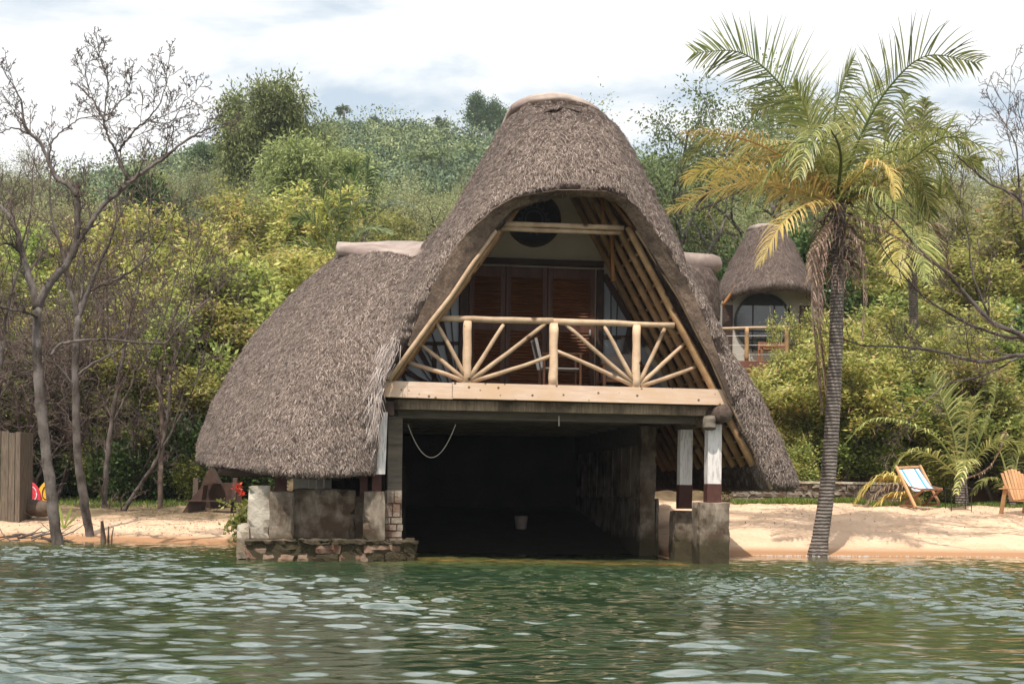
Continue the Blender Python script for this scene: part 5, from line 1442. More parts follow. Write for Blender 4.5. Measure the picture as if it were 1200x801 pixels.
for pts, lf, n in (([(972, 262, -.1), (955, 295, -.5), (952, 350, -.6), (957, 420, -.6), (963, 485, -.55)], .34, 76), ([(974, 258, -.1), (960, 290, -.35), (956, 350, -.4), (962, 410, -.42), (968, 465, -.4)], .34, 70),
                   ([(975, 262, -.1), (962, 300, -.4), (960, 360, -.45), (966, 440, -.42)], .38, 38),
                   ([(990, 262, 0), (1008, 290, -.3), (1012, 340, -.35), (1010, 400, -.3)], .30, 26),
                   ([(986, 250, 0), (1035, 270, -.7), (1085, 300, -1.0), (1140, 338, -1.2)], .40, 34)):
    frond([pl(*p) for p in pts], rp, palm, De, leaf=lf, droop=1.3, n=n, width=.012, rachis=.024, name='dead_frond', sweep=1.15, gap=.08, label='dead brown frond')

def small_palm(name, px, py, Y, label, spec, trunk, r0=.12, leaf=.5, lw=.016):
    b0 = P(px, py, Y); z0 = gz(b0.x, Y); o = empty(name, (b0.x, Y, z0)); tag(o, label, 'palm tree')
    def q(x, y, dy=0): return P(x, y, Y + dy) - o.location
    palm_trunk([Vector((0, 0, -.2))] + [q(*t) for t in trunk], r0, r0 * .75, M['palmbark'], o)
    for pts, mt, lf, dr, tw, n in spec:
        frond([q(*p) for p in pts], rp, o, mt, leaf=lf, droop=dr, twist=tw, n=n, width=lw, rachis=.026, label=('yellowing frond' if mt is Ye else 'dead brown frond' if mt is De else None))
    return o
# palm behind on the right
c0 = (1068, 262)
spec = []
for i, (tx, ty, dy, mt) in enumerate([(1030, 130, 0, G), (1060, 110, 1, G), (1085, 115, -1, G), (1120, 135, .5, G), (1150, 190, 0, G), (1015, 180, .5, G), (1130, 250, -1, G), (1010, 240, -1, G), (1085, 330, -1.5, G), (1050, 330, -1.2, Ye), (1110, 320, 0, De), (1030, 310, .6, Ye)]):
    mx, my = (c0[0] + tx) / 2 + (tx - c0[0]) * .12, (c0[1] + ty) / 2 - abs(tx - c0[0]) * .25 - 12
    spec.append(([(c0[0], c0[1], 0), (mx, my, dy * .6), (tx, ty, dy)], mt, .95, .55, rp.uniform(-.5, .5), 42))
small_palm('coconut_palm', 1070, 560, 38.6, 'second coconut palm half hidden behind the big one, its crown lower and to the right', spec, [(1072, 480), (1071, 380), (1068, 275)], .15, lw=.024)
# young palms behind the deckchair
spec = [([(1126, 560, 0), (1118, 510, .1), (1105, 470, .2), (1090, 440, .3)], G, .75, .25, .9, 40), ([(1126, 560, 0), (1100, 515, -.3), (1060, 495, -.5), (1020, 492, -.6), (988, 522, -.6)], G, .42, .7, .0, 44),
        ([(1126, 562, 0), (1095, 535, -.4), (1065, 530, -.7), (1040, 560, -1)], G, .5, .6, .3, 36), ([(1128, 560, 0), (1150, 510, 0), (1165, 470, .2), (1168, 440, .3)], G, .6, .4, -.6, 38),
        ([(1128, 562, 0), (1150, 530, -.3), (1180, 515, -.6), (1215, 540, -.8)], G, .5, .6, -.3, 36), ([(1125, 560, 0), (1110, 500, .5), (1082, 470, .9), (1060, 468, 1.2)], Ye, .45, .45, .2, 34),
        ([(1128, 560, 0), (1135, 500, -.4), (1140, 470, -.8), (1150, 460, -1.2)], G, .6, .5, .4, 34), ([(1126, 562, 0), (1135, 540, -.7), (1130, 545, -1.2), (1120, 580, -1.6)], G, .4, .7, 0, 28),
        ([(1128, 562, 0), (1158, 548, -.2), (1175, 520, -.3), (1178, 505, -.4)], De, .3, .9, 0, 24)]
small_palm('young_palm', 1127, 592, 34.2, 'young coconut palm with long arching fronds right behind the deckchair', spec, [(1127, 578), (1126, 562)], .17)
spec = [([(1185, 580, 0), (1172, 530, 0), (1150, 505, 0), (1132, 515, 0)], G, .5, .5, .4, 32), ([(1185, 580, 0), (1195, 530, 0), (1215, 500, 0)], G, .55, .5, -.4, 32), ([(1185, 580, 0), (1160, 560, -.3), (1138, 580, -.5)], G, .4, .7, 0, 26),
        ([(1185, 578, 0), (1186, 520, .3), (1180, 480, .5)], G, .55, .4, .8, 32), ([(1185, 580, 0), (1205, 560, -.2), (1230, 570, -.3)], Ye, .4, .7, 0, 26)]
small_palm('young_palm', 1186, 590, 34.8, 'young coconut palm at the right edge of the picture behind the wooden garden chair', spec, [(1185, 582)], .12)
small_palm('young_palm', 1085, 500, 39.5, 'young palm half buried in the greenery above the deckchair', [([(1085, 480, 0), (1050, 430, 0), (1015, 425, 0)], G, .7, .4, .5, 36), ([(1085, 480, 0), (1075, 410, 0), (1050, 380, 0)], G, .7, .3, .8, 36), ([(1085, 480, 0), (1110, 420, 0), (1125, 380, 0)], G, .7, .3, -.8, 36), ([(1085, 480, 0), (1120, 450, 0), (1150, 470, 0)], G, .6, .6, 0, 32)], [(1085, 482)], .14, lw=.022)
small_palm('oil_palm', 395, 340, 52, 'dark green palm among the feathery trees left of the roof peak', [([(395, 300, 0), (395 + dx, 300 + dy, 0), (395 + dx * 1.9, 300 + dy * 1.3 + abs(dx) * .35, 0)], L['mid'], .8, .4, .3, 30) for dx, dy in ((-28, -40), (-14, -62), (4, -70), (20, -55), (34, -30), (-34, -12))], [(395, 304)], .18, lw=.03)
small_palm('oil_palm', 428, 300, 58, 'dark green palm with upright fronds right of the other dark palm', [([(428, 265, 0), (428 + dx, 265 + dy, 0), (428 + dx * 1.9, 265 + dy * 1.3 + abs(dx) * .35, 0)], L['dark'], .8, .4, .3, 30) for dx, dy in ((-24, -38), (-12, -55), (3, -62), (17, -50), (30, -25))], [(428, 268)], .18, lw=.03)
cp = small_palm('fan_palm', 403, 150, 247, 'lone palm standing on the hill crest against the sky', [([(403, 131, 0), (403 + dx, 131 + dy, 0), (403 + dx * 1.8, 131 + dy * .7, 0)], L['mid'], 1.3, .4, .3, 14) for dx, dy in ((-4, -2), (-2, -4), (0, -5), (2, -4), (4, -2), (-3, 1), (3, 1))], [(403, 140), (403, 132)], .25, lw=.12)
# far palms scattered on the slope
pf = empty('slope_palm')
palm_trunk([(0, 0, -.5), (0, 0, 1.8), (.1, 0, 3.2)], .22, .18, M['palmbark'], pf)
for k in range(11):
    a = k / 11 * 6.28 + .2; e = rp.uniform(.2, 1.1)
    frond([(.1, 0, 3.2), (.1 + math.cos(a) * 1.1, math.sin(a) * 1.1, 3.2 + e), (.1 + math.cos(a) * 2.6, math.sin(a) * 2.6, 2.9 + e * .5)], rp, pf, L['mid'], leaf=1.0, n=16, width=.07, rachis=.05)
for i, (px, Y) in enumerate(((488, 150), (500, 152), (512, 149), (476, 155), (440, 170), (545, 160), (420, 190), (455, 200), (520, 200), (1000, 140), (820, 150))):
    o = pf if i == 0 else copy_tree(pf)
    place(o, px, Y, rp.uniform(.5, .72), rp.uniform(0, 6), 'blue green palm on the far hillside among the scrub', 'palm tree', 'palms on the far hillside')
# cut frond lying on the sand
ff = empty('fallen_frond', (P(1030, 595, 32.6).x, 32.6, gz(P(1030, 595, 32.6).x, 32.6)))
tag(ff, 'heap of cut yellow brown palm fronds lying on the sand left of the deckchair', 'palm frond')
def fq(x, y, dy=0): return P(x, y, 32.6 + dy) - ff.location
for pts, mt in (([(1078, 590, 0), (1055, 566, .1), (1030, 560, .1), (1000, 592, 0)], Ye), ([(1080, 588, .2), (1058, 572, .2), (1035, 572, .1), (1012, 594, -.1)], De), ([(1070, 590, .3), (1050, 558, .3), (1020, 566, .3), (998, 594, .2)], Ye), ([(1082, 592, 0), (1062, 580, -.1), (1040, 582, -.1), (1020, 596, -.2)], Ye)):
    frond([fq(*p) for p in pts], rp, ff, mt, leaf=.55, droop=.8, n=36, twist=.2)
# ------------------------------------------------------------------ bare trees drawn limb by limb
TW = dict(n=[4, 3, 3], seg=[5, 4, 4, 3], wig=[.13, .18, .2, .22], up=[.06, .05, .03, .02], taper=[.35, .4, .5, .6], **{'from': [.2, .2, .2]}, ang=[.7, .8, .8], len=[.5, .5, .5], rr=[.5, .55, .6])
def limb_tree(name, Y, limbs, label, seed, mat, twig_every=.45, tl=.9, foot=True):
    """limbs: (pixel path with depth offset, start radius, end radius); twigs sprout along all but the first."""
    x0, y0 = limbs[0][0][0][:2]; b = P(x0, y0, Y); o = empty(name, (b.x, Y, gz(b.x, Y) if foot else b.z)); tag(o, label, 'tree')
    rg = random.Random(seed); out, tips = [], []; mb = MB()
    for li, (pts, ra, rb_, tw) in enumerate(limbs):
        pp = [P(p[0], p[1], Y + (p[2] if len(p) > 2 else 0)) - o.location for p in pts]
        if li == 0: pp = [pp[0] + Vector((0, 0, -.5))] + pp
        n = max(8, 5 * len(pp)); c = bez(pp, n)
        c = [p + rvec(rg) * .012 for p in c]
        q_ = 1.0 if li == 0 else .76; rad = [(ra + (rb_ - ra) * i / n) * q_ for i in range(n + 1)]
        if li == 0: rad = [r * (1 + rg.uniform(-.06, .06)) for r in rad]
        mb.tube(c, rad, 10 if ra > .05 else 6, wob=.05, rng=rg)
        if tw:
            L_ = 0
            for i in range(1, n + 1):
                L_ += (c[i] - c[i - 1]).length
                if L_ > twig_every * rg.uniform(.6, 1.4):
                    L_ = 0; dd = (c[i] - c[i - 1]).normalized(); a = rg.uniform(0, 6.28); o1 = dd.orthogonal().normalized(); o2 = dd.cross(o1)
                    nd = dd * .75 + (o1 * math.cos(a) + o2 * math.sin(a)) * .75 + UP * .25
                    f = tw * rg.uniform(.5, 1.2)
                    grow(rg, c[i], nd, tl * f, max(.006, rad[i] * .45), 0, TW, out, tips)
            dd = (c[-1] - c[-2]).normalized(); grow(rg, c[-1], dd, tl * tw * .7, rb_, 0, TW, out, tips)
    trunk = mb.build('trunk', mat, o, smooth=True)
    wood_mb(out, 0, (5, 4, 3, 3), rmin=.0055).build('crown', M['twig'], o)
    return o
limb_tree('bare_tree', 25.0, [
    ([(68, 641), (60, 580), (53, 520), (46, 460), (43, 405), (44, 360)], .105, .075, 0),
    ([(44, 362), (36, 330), (26, 300), (20, 270), (8, 250, .3), (-12, 230, .5)], .095, .03, 1),
    ([(24, 296), (8, 285, -.3), (-20, 290, -.5)], .04, .02, .8),
    ([(44, 360), (58, 332), (76, 312), (88, 290), (91, 262), (91, 228)], .10, .06, .5),
    ([(91, 230), (78, 216), (66, 208), (57, 188), (45, 165), (34, 156)], .055, .035, .8),
    ([(34, 157), (27, 140), (26, 120), (18, 105), (11, 93)], .035, .012, .9),
    ([(34, 157), (15, 150, .2), (-8, 160, .3)], .022, .01, .9),
    ([(57, 188), (62, 165), (80, 148), (98, 138), (118, 136)], .025, .010, .9),
    ([(88, 290), (102, 268), (120, 242), (136, 228), (153, 212)], .055, .05, .5),
    ([(153, 213), (142, 194), (135, 176), (126, 158), (121, 140), (112, 122), (104, 112)], .04, .02, 1),
    ([(121, 140), (124, 118), (127, 100), (124, 85), (116, 64)], .022, .008, 1.1),
    ([(104, 112), (102, 95), (98, 78)], .014, .007, .9), ([(153, 212), (172, 198), (194, 184), (208, 172), (225, 160), (242, 152), (260, 145)], .045, .012, 1),
    ([(138, 178), (148, 165), (160, 150), (172, 141), (185, 125), (193, 105), (197, 78)], .028, .008, 1.1),
    ([(172, 141), (190, 145), (205, 138), (215, 118), (220, 112)], .015, .007, 1), ([(124, 142), (138, 122), (150, 112), (155, 103)], .016, .007, 1),
    ([(194, 184), (196, 160), (197, 130)], .015, .007, 1), ([(46, 372), (30, 366, -.3), (3, 360, -.6), (-15, 352, -.8)], .04, .025, .6),
    ([(60, 415, 0), (75, 402, .3), (120, 398, .5), (190, 402, .6), (207, 385, .6), (222, 370, .6), (262, 335, .6)], .035, .012, 1),
], 'tall leafless tree standing in the shallows at the left with forked dark limbs', 5, M['bark'], twig_every=.17, tl=.5)
limb_tree('bare_tree', 28.4, [
    ([(106, 633), (99, 590), (92, 540), (89, 480), (88, 430), (92, 370)], .092, .065, 0),
    ([(92, 375), (104, 340), (114, 315), (128, 285), (136, 262)], .07, .02, 1.2), ([(92, 372), (80, 330), (72, 290), (60, 250), (58, 215)], .06, .02, 1.2),
    ([(90, 440), (110, 425), (140, 410), (165, 385)], .035, .012, 1.1), ([(90, 460), (70, 430, -.2), (45, 420, -.3), (20, 430, -.3)], .03, .012, 1.1), ([(92, 372), (98, 320, .4), (92, 270, .6), (100, 220, .8)], .05, .015, 1.2),
    ([(104, 340), (150, 320, .3), (185, 290, .5), (200, 262, .6)], .04, .012, 1.2)],
    'thinner leafless tree at the water edge just right of the tall bare one', 6, M['bark'], twig_every=.3, tl=.6)
limb_tree('bare_tree', 33.5, [([(122, 604), (124, 560), (130, 500), (140, 440), (150, 380)], .07, .04, .6), ([(130, 500), (160, 440), (190, 380), (205, 330)], .04, .012, 1.6), ([(140, 440), (120, 380), (110, 320), (95, 270)], .035, .012, 1.6), ([(150, 380), (165, 320), (175, 270), (172, 220)], .035, .010, 1.6)], 'slender leafless tree behind the two trees in the shallows', 7, M['bark'], tl=1.1)
limb_tree('bare_tree', 33.2, [([(143, 604), (160, 575), (185, 535), (196, 490), (200, 440)], .055, .03, .6), ([(185, 535), (215, 480), (235, 430), (250, 370)], .035, .012, 1.5), ([(196, 490), (180, 440), (168, 400), (170, 350)], .03, .012, 1.5), ([(200, 440), (215, 390), (225, 340), (222, 300)], .03, .01, 1.5)], 'leaning leafless tree with a low slanting trunk midway to the thatch', 8, M['bark'], tl=1.1)
limb_tree('bare_tree', 34.0, [([(188, 600), (188, 550), (190, 500), (186, 440)], .07, .05, .4), ([(186, 440), (200, 380), (225, 330), (240, 290)], .04, .012, 1.5), ([(188, 460), (160, 410), (145, 360), (130, 330)], .035, .012, 1.5)], 'upright bare tree with a straight brown trunk near the left edge of the thatch', 9, M['barkdark'], tl=.8)
limb_tree('bare_tree', 31.0, [([(-14, 600), (-8, 540), (-4, 470), (2, 400)], .10, .07, .5), ([(2, 400), (14, 340), (30, 290), (36, 240)], .05, .015, 1.6), ([(-4, 470), (20, 440), (45, 430), (70, 390)], .04, .012, 1.5), ([(2, 400), (-10, 340), (0, 270)], .05, .015, 1.5)], 'leafless tree at the left edge above the plank wall', 10, M['bark'], tl=1.1)
# the dead tree reaching in from the right
limb_tree('bare_tree', 27.0, [
    ([(1292, 604), (1280, 540), (1262, 480), (1240, 430)], .16, .12, 0),
    ([(1240, 430), (1200, 395), (1160, 375), (1115, 325), (1085, 300), (1050, 262), (1025, 238)], .075, .015, 1.0),
    ([(1240, 430), (1210, 400, .3), (1170, 392, .3), (1120, 372, .3), (1080, 345, .3), (1040, 300, .3)], .06, .012, 1.0),
    ([(1245, 440), (1200, 416, -.3), (1150, 424, -.4), (1100, 412, -.5), (1060, 406, -.5), (1010, 404, -.5), (965, 388, -.5)], .06, .01, .9),
    ([(1240, 430), (1225, 330, .3), (1200, 240, .4), (1160, 215, .4), (1130, 190, .4), (1100, 160, .4)], .06, .012, 1.0),
    ([(1225, 330), (1205, 280), (1195, 220), (1190, 170), (1175, 140)], .04, .01, 1.1), ([(1160, 375), (1140, 320), (1135, 280), (1125, 240)], .03, .01, 1.0),
    ([(1200, 416), (1150, 440, -.5), (1110, 450, -.6), (1075, 480, -.7), (1050, 520, -.7)], .03, .008, .8), ([(1200, 240), (1215, 200), (1200, 150)], .03, .01, 1.1)],
    'dead tree reaching in from the right edge with long bare grey branches', 12, M['bark'], tl=.85)
# ------------------------------------------------------------------ things on the beach
# deckchair
dcY = 31.8
b0 = P(1077, 594, dcY); dc = empty('deckchair', (b0.x, dcY, gz(b0.x, dcY)))
tag(dc, 'wooden deckchair with blue and white striped cloth on the sand', 'deckchair')
def dq(px, py, dy=0): return P(px, py, dcY + dy) - dc.location
def gl(v): return v
zg = 0.0
wd = .235
A = [dq(1050, 546, .35), dq(1073, 594, -.32)]; B_ = [dq(1078, 545, .75), dq(1100, 588, .12)]
for a, b in (A, B_): MB().bar(a, b, .045, .055).build('frame_rail', M['teak'], dc, bevel=.008)
MB().bar(A[0] + Vector((.02, 0, -.03)), B_[0] + Vector((-.02, 0, -.03)), .03, .05).build('top_bar', M['teak'], dc, bevel=.006)
lo0, lo1 = dq(1056, 593, .5), dq(1104, 573, -.25); up0, up1 = dq(1078, 593, -.25), dq(1104, 572, -.1)
MB().bar(dq(1058, 592, .3), dq(1083, 573, -.45), .04, .05).build('seat_rail', M['teakdark'], dc, bevel=.008)
MB().bar(dq(1082, 592, .72), dq(1104, 572, -.05), .04, .05).build('seat_rail', M['teakdark'], dc, bevel=.008)
MB().bar(dq(1081, 573, -.45), dq(1104, 573, -.05), .05, .05).build('front_bar', M['teakdark'], dc, bevel=.008)
MB().bar(dq(1062, 569, .2), dq(1083, 574, -.44), .03, .035).build('armrest', M['teakdark'], dc, bevel=.006)
MB().bar(dq(1086, 568, .5), dq(1104, 573, -.04), .03, .035).build('armrest', M['teakdark'], dc, bevel=.006)
MB().bar(dq(1055, 592, .32), dq(1071, 592, -.25), .05, .04).build('foot_rail', M['teakdark'], dc, bevel=.006)
MB().bar(dq(1081, 591, .7), dq(1100, 590, .1), .05, .04).build('foot_rail', M['teakdark'], dc, bevel=.006)
m, nt, b, out = new_mat('striped_cloth')
uvn = nt.nodes.new("ShaderNodeAttribute"); uvn.attribute_name = 'across'
col = ramp(nt, [(0.0, (.78, .78, .80)), (.10, (.04, .28, .52)), (.17, (.30, .55, .75)), (.22, (.78, .78, .80)), (.42, (.60, .62, .72)), (.47, (.78, .78, .80)), (.55, (.60, .62, .72)), (.60, (.78, .78, .80)), (.72, (.04, .28, .52)), (.80, (.30, .55, .75)), (.85, (.78, .78, .80)), (.95, (.04, .28, .52))], uvn.outputs['Fac'], 'CONSTANT')
nt.links.new(col, b.inputs['Base Color']); b.inputs['Roughness'].default_value = .85
cl, nl, V, ac_ = 16, 14, [], []
lt = [dq(1053, 550, .35), dq(1063, 566, .22), dq(1071, 575, -.1), dq(1083, 574, -.43)]; rt = [dq(1077, 549, .74), dq(1086, 562, .5), dq(1093, 571, .15), dq(1104, 573, -.05)]
cl_ = bez(lt, nl); cr_ = bez(rt, nl); mb = MB(); vs = []
for i in range(nl + 1):
    for k in range(cl + 1):
        t = k / cl; p = cl_[i].lerp(cr_[i], t); p.z -= .035 * math.sin(math.pi * t) * math.sin(math.pi * i / nl); vs.append(p); ac_.append(t)
mb.add(vs, [(i * (cl + 1) + k, i * (cl + 1) + k + 1, (i + 1) * (cl + 1) + k + 1, (i + 1) * (cl + 1) + k) for i in range(nl) for k in range(cl)])
cloth = mb.build('cloth', m, dc, smooth=True)
cloth.data.attributes.new('across', 'FLOAT', 'POINT').data.foreach_set('value', ac_)
sl_ = cloth.modifiers.new('s', 'SOLIDIFY'); sl_.thickness = .006
# thin black side table
ty = 31.4; tx = P(1123, 594, ty).x; tb = empty('side_table', (tx, ty, gz(tx, ty)))
tag(tb, 'small thin legged black metal table right of the deckchair', 'table')
h = .47; w = .225
MB().b2(-w, w, -w, w, h, h + .012).build('tabletop', M['black'], tb)
for x in (-w + .01, w - .01):
    for y in (-w + .01, w - .01): MB().bar((x, y, -.02), (x, y, h), .014, .014).build('leg', M['black'], tb)
MB().b2(-w, w, -.01, .01, .05, .065).build('stretcher', M['black'], tb)
# wooden garden chair at the right edge
gy_ = 31.0; cxp = P(1203, 595, gy_).x; gc = empty('garden_chair', (cxp, gy_, gz(cxp, gy_)), R(28))
tag(gc, 'orange brown slatted wooden garden chair cut off by the right edge', 'chair')
for k in range(7):
    x = -.26 + k * .087; hgt = .88 + .12 * math.sin(math.pi * (k + .5) / 7)
    MB().bar((x, .18, .30), (x * 1.15, .42, hgt), .075, .02, (0, -1, 0)).build('back_slat', M['teak'], gc, bevel=.004)
for k in range(6): MB().b2(-.28, .28, -.42 + k * .105, -.33 + k * .105, .36 - k * .012, .38 - k * .012).build('seat_slat', M['teak'], gc)
for x in (-.34, .34):
    MB().bar((x, -.42, -.02), (x, -.42, .56), .03, .10).build('leg', M['teak'], gc, bevel=.005)
    MB().bar((x, .40, -.02), (x, .28, .56), .03, .10).build('leg', M['teak'], gc, bevel=.005)
    MB().b2(x - .06, x + .06, -.50, .40, .56, .585).build('armrest', M['teak'], gc, bevel=.005)
MB().bar((-.34, .33, .60), (.34, .33, .60), .03, .08).build('back_rail', M['teak'], gc)

# left: plank wall, log, kayaks, driftwood
wy_ = 30.5; wx0 = P(-40, 600, wy_).x; wx1 = P(20, 600, wy_).x
pw = empty('plank_wall', ((wx0 + wx1) / 2, wy_, gz(-9.5, wy_))); tag(pw, 'tall weathered vertical plank wall at the left edge under the bushes', 'wall')
mb = MB(); x = wx0 - pw.location.x; top_ = P(20, 505, wy_).z - pw.location.z; rg = random.Random(2)
while x < wx1 - pw.location.x:
    w = rg.uniform(.11, .17); mb.rough((x + w / 2, rg.uniform(-.01, .01), top_ / 2 - .15 + rg.uniform(-.03, .03)), (w - .008, .03, top_ + .3), .004, .3, 3, seed=x); x += w
M['fence'] = surf('grey_fence_boards', (0.07, 0.055, 0.04), (0.19, 0.15, 0.115), 5, .9, stretch=(7, 7, .7), bs=.6, bd=.02)
mb.build('boards', M['fence'], pw)
mb = MB(); y = 0
x1_ = wx1 - pw.location.x
for k in range(6): mb.rough((x1_, .1 + k * .15, top_ / 2 - .15), (.03, .14, top_ + .3), .004, .3, 3, seed=k)
mb.build('return_boards', M['fence'], pw)
ky = 31.2; kx = P(36, 592, ky).x
lg_ = empty('cut_log', (kx, ky, gz(kx, ky) + .16)); tag(lg_, 'dark thick cut log lying on the sand beside the plank wall', 'log')
mb = MB(); mb.tube([(-.55, .1, .06), (-.3, .05, .08), (0, 0, .08), (.3, -.02, .06), (.42, -.04, .05)], [.13, .17, .18, .17, .14], 16, wob=.05, rng=rg); mb.build('log_body', M['barkdark'], lg_, smooth=True)
mb = MB(); mb.tube([(.42, -.04, .05), (.435, -.042, .05)], [.13, .12], 16); mb.build('cut_end', M['teakdark'], lg_)
def kayak(px, Y, colr, label, lean, nm='kayak'):
    kx = P(px, 580, Y).x; o = empty(nm, (kx, Y, gz(kx, Y) + .02), 0); o.rotation_euler = (R(-12), R(lean), R(20)); tag(o, label, 'kayak'); o.scale = (.62, .62, .62)
    mb = MB(); N, K2 = 22, 14; vs = []
    for i in range(N):
        t = i / (N - 1); w = .30 * math.sin(math.pi * t) ** .55 + .01; 
        for k in range(K2):
            a = 2 * math.pi * k / K2; dpt = .15 * (1 if math.sin(a) > 0 else .7) * (math.sin(math.pi * t) ** .4)
            vs.append((w * math.cos(a), dpt * math.sin(a) - .10 * (2 * t - 1) ** 2, t * 1.05))
    mb.add(vs, [(i * K2 + k, i * K2 + (k + 1) % K2, (i + 1) * K2 + (k + 1) % K2, (i + 1) * K2 + k) for i in range(N - 1) for k in range(K2)] + [tuple(range(K2)), tuple((N - 1) * K2 + k for k in range(K2))])
    mt = surf(nm + '_plastic', tuple(c * .85 for c in colr), colr, 3, .4, bs=.05); mb.build('hull', mt, o, smooth=True)
    MB().tube([(.16 * math.cos(a), -.12, .6 + .26 * math.sin(a)) for a in np.linspace(0, 6.28, 20)], .018, 6).build('cockpit_rim', M['canvas'] if colr[1] < .2 else M['redpaint'], o, smooth=True)
    return o
kayak(41, 32.6, (.70, .045, .08), 'red and white plastic kayak end leaning behind the tall bare tree', -10)
kayak(52, 32.8, (.85, .42, .03), 'yellow plastic kayak end leaning next to the red one', 8)
mb = MB(); rg = random.Random(12)
dr0 = P(22, 634, 27.0); dw = empty('driftwood_pile', (dr0.x, 27.4, gz(dr0.x, 27.4) + .02)); tag(dw, 'tangle of grey driftwood branches heaped at the water edge on the far left', 'driftwood')
for k in range(26):
    a = rg.uniform(-.5, .5) + (3.14 if rg.random() < .5 else 0); p = Vector((rg.uniform(-.75, .75), rg.uniform(-.25, .3), rg.uniform(.0, .16))); pts = [p]; L_ = rg.uniform(.3, .95)
    d = Vector((math.cos(a), math.sin(a) * .7, rg.uniform(-.05, .35)))
    for q in range(5): d = (d + rvec(rg) * .25).normalized(); p = p + d * L_ / 5; pts.append(p)
    r = rg.uniform(.008, .03); mbk = MB(); mbk.tube(pts, [r, r, r * .9, r * .7, r * .5, r * .3], 6); mbk.build('branch', M['bark'] if k % 3 else M['barkdark'], dw, smooth=True)
for i, (px, py0, py1, r, lab) in enumerate(((121, 610, 631, .05, 'thick'), (127, 616, 631, .02, 'thin'), (131, 617, 630, .015, 'thinnest'))):
    sx_ = P(px, 631, 27.8); zt_ = P(px, py0, 27.8).z; o = MB().tube([(0, 0, -.3), (.0, 0, .1), (.03 * (i - 1), 0, zt_ - gz(sx_.x, 27.8))], [r * 1.2, r, r * .6], 8, wob=.1, rng=rg).build('stump', M['barkdark'])
    o.location = (sx_.x, 27.8, gz(sx_.x, 27.8)); tag(o, lab + ' dark broken stump in the sand right of the bare trunks', 'stump')
# dark wooden shelter under the trees, left of the wing
sy = 32.4; s0 = P(243, 612, sy); sh = empty('wooden_shelter', (s0.x, sy, gz(s0.x, sy))); tag(sh, 'dark open wooden shelter with a bench top under the trees left of the boathouse', 'shelter')
def sq(px, py, dy=0): return P(px, py, sy + dy) - sh.location
mb = MB(); mb.prism([sq(206, 613), sq(232, 613), sq(238, 568), sq(224, 585)], (0, .5, 0)); mb.build('side_panel', M['darkwood'], sh, bevel=.01)
MB().bar(sq(276, 560, .2), sq(272, 616, 0), .10, .10).build('post', M['darkwood'], sh, bevel=.01); MB().bar(sq(230, 560, .5), sq(228, 616, .5), .12, .12).build('post', M['barkdark'], sh, bevel=.01)
MB().bar(sq(218, 586.5, -.1), sq(274, 587, -.1), .30, .03).build('counter', M['darkwood'], sh, bevel=.004); MB().bar(sq(236, 608), sq(254, 608), .3, .06).build('low_shelf', M['greywood'], sh)
mb = MB(); mb.prism([sq(236, 566, .3), sq(256, 566, .3), sq(246, 547, .3)], (0, .5, 0)); mb.build('hood', M['darkwood'], sh); MB().b2(sq(226, 590).x, sq(274, 590).x, .9, .94, 0, .65).build('back_panel', M['darkwood'], sh)
wp = P(187, 596, 33.2); o = MB().pole((0, 0, -.2), (.02, 0, P(187, 545, 33.2).z - gz(wp.x, 33.2)), .055, .05, rg).build('wooden_post', M['logwood'], None, smooth=True); o.location = (wp.x, 33.2, gz(wp.x, 33.2)); tag(o, 'single short brown wooden post in the sand under the trees', 'post')
# red flowering plant
fx = P(283, 600, 27.6); fp_ = empty('flowering_plant', (fx.x, 27.6, gz(fx.x, 27.6))); tag(fp_, 'leafy green plant with orange red blooms beside the pale concrete block', 'plant')
tips = [(Vector((rg.gauss(0, .13), rg.gauss(0, .1), rg.uniform(.05, .75))), Vector((0, 0, 1))) for _ in range(60)]
lv = leaves('foliage', tips, 9, .10, .06, L['bright'], fp_, 3, aspect=.6)
MB().tube([(0, 0, -.1), (0, 0, .7)], .012, 5).build('stem', M['barkdark'], fp_)
for (px, py) in ((277, 573), (284, 577), (280, 570)):
    p = P(px, py, 27.4) - fp_.location; leaves('bloom', [(p, Vector((0, -1, 0)))], 26, .07, .03, L['flower'], fp_, px)
# grass
def grass(name, px0, px1, Y0, Y1, n, hgt, seed, label):
    rs = np.random.RandomState(seed); yy = rs.uniform(Y0, Y1, n); xx = (rs.uniform(px0, px1, n) - 600) / 1700 * yy; zz = height(xx, yy)
    p = np.stack([xx, yy, zz], 1); a = rs.uniform(0, 6.28, n); w = np.stack([np.cos(a), np.sin(a), 0 * a], 1) * .012; h = rs.uniform(.4, 1, (n, 1)) * hgt
    tp = p + rs.normal(0, 1, (n, 3)) * hgt * .35; tp[:, 2] = p[:, 2] + h[:, 0]
    V = np.stack([p - w, p + w, tp + w * .2, tp - w * .2], 1).reshape(-1, 3)
    tag(np_mesh(name, V, np.arange(n * 4).reshape(-1, 4), L['grass']), label, 'grass', kind='stuff')
grass('lawn', 1060, 1240, 34.0, 38, 42000, .09, 1, 'sunlit green lawn behind the deckchair and the young palms')
grass('grass_tufts', -30, 285, 33.8, 36.5, 3500, .11, 2, 'sparse grass and weeds under the trees on the left')
grass('wall_grass', 860, 1060, 33.7, 34.2, 5000, .16, 6, 'strip of grass along the foot of the low stone wall')
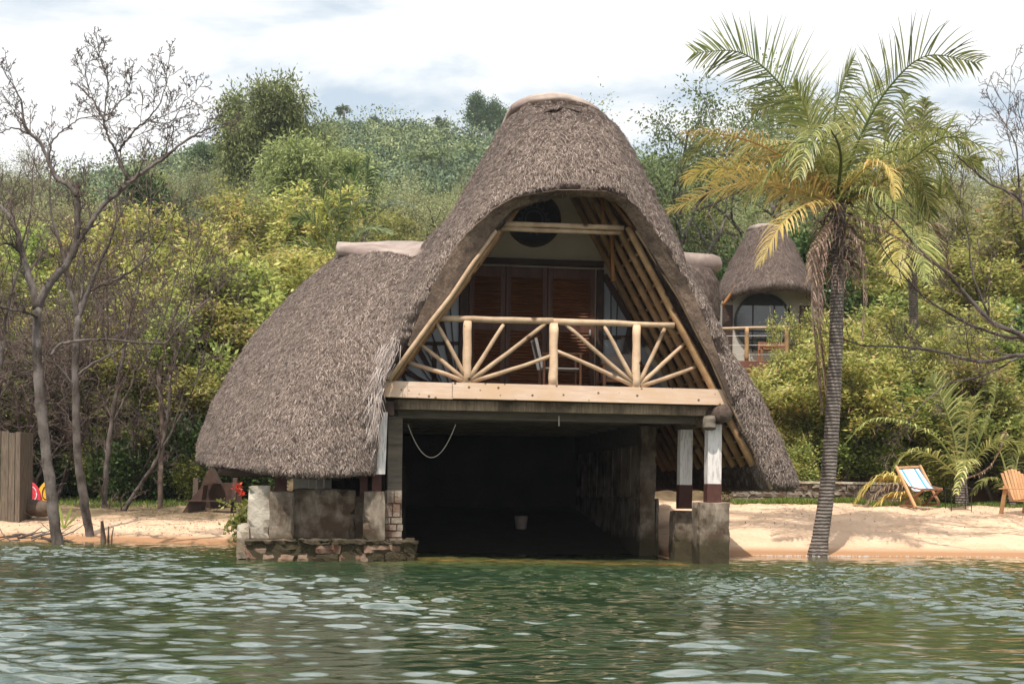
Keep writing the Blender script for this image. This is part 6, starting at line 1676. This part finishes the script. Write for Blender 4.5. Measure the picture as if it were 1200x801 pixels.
# leaf litter and twigs on the sand
rs = np.random.RandomState(9); n = 9000; k = rs.rand(n) < .72
xx = np.where(k, rs.uniform(-12, -4.6, n), rs.uniform(3, 13, n)); yy = np.where(k, rs.uniform(28.3, 36, n), 26.6 + 7 * rs.rand(n) ** .5); zz = height(xx, yy) + .012
d = rs.normal(0, 1, (n, 3)); d[:, 2] *= .2; d /= np.linalg.norm(d, axis=1)[:, None]; s_ = np.cross(d, [0, 0, 1.0]); c = np.stack([xx, yy, zz], 1); sz = rs.uniform(.010, .040, (n, 1))
V = np.stack([c - d * sz, c + s_ * sz * .4, c + d * sz, c - s_ * sz * .4], 1).reshape(-1, 3)
tag(np_mesh('leaf_litter', V, np.arange(n * 4).reshape(-1, 4), L['leaflitter']), 'dry leaves and bits of twig scattered over the sand', 'leaf litter', kind='stuff')
# seedling palm in the sand between the two trunks
sp = P(75, 605, 29.5); o = empty('palm_seedling', (sp.x, 29.5, gz(sp.x, 29.5))); tag(o, 'small bright green palm seedling between the two bare trunks', 'palm seedling')
for a, hh in ((-.7, .5), (-.2, .62), (.35, .6), (.8, .48), (1.2, .3)):
    tp_ = Vector((math.sin(a) * hh, -.05, math.cos(a) * hh)); mb = MB()
    mb.add([(-.012, 0, 0), (.012, 0, 0), tp_ * .5 + Vector((.035, 0, .0)), tp_ * .5 - Vector((.035, 0, 0)), tp_], [(0, 1, 2, 3), (3, 2, 4)]); mb.build('blade', L['bright'], o)
# ------------------------------------------------------------------ the air: a closed box of thin haze round the camera and the scene
m = bpy.data.materials.new('haze_air'); m.use_nodes = True; nt = m.node_tree; nt.nodes.clear()
out = nt.nodes.new("ShaderNodeOutputMaterial"); v = nt.nodes.new("ShaderNodeVolumePrincipled")
v.inputs['Color'].default_value = (0.86, 0.92, 1.0, 1); v.inputs['Density'].default_value = 0.0003; v.inputs['Anisotropy'].default_value = 0.2
nt.links.new(v.outputs[0], out.inputs['Volume'])
tag(MB().b2(-410, 410, -210, 910, -5, 130).build('haze', m), kind='stuff')
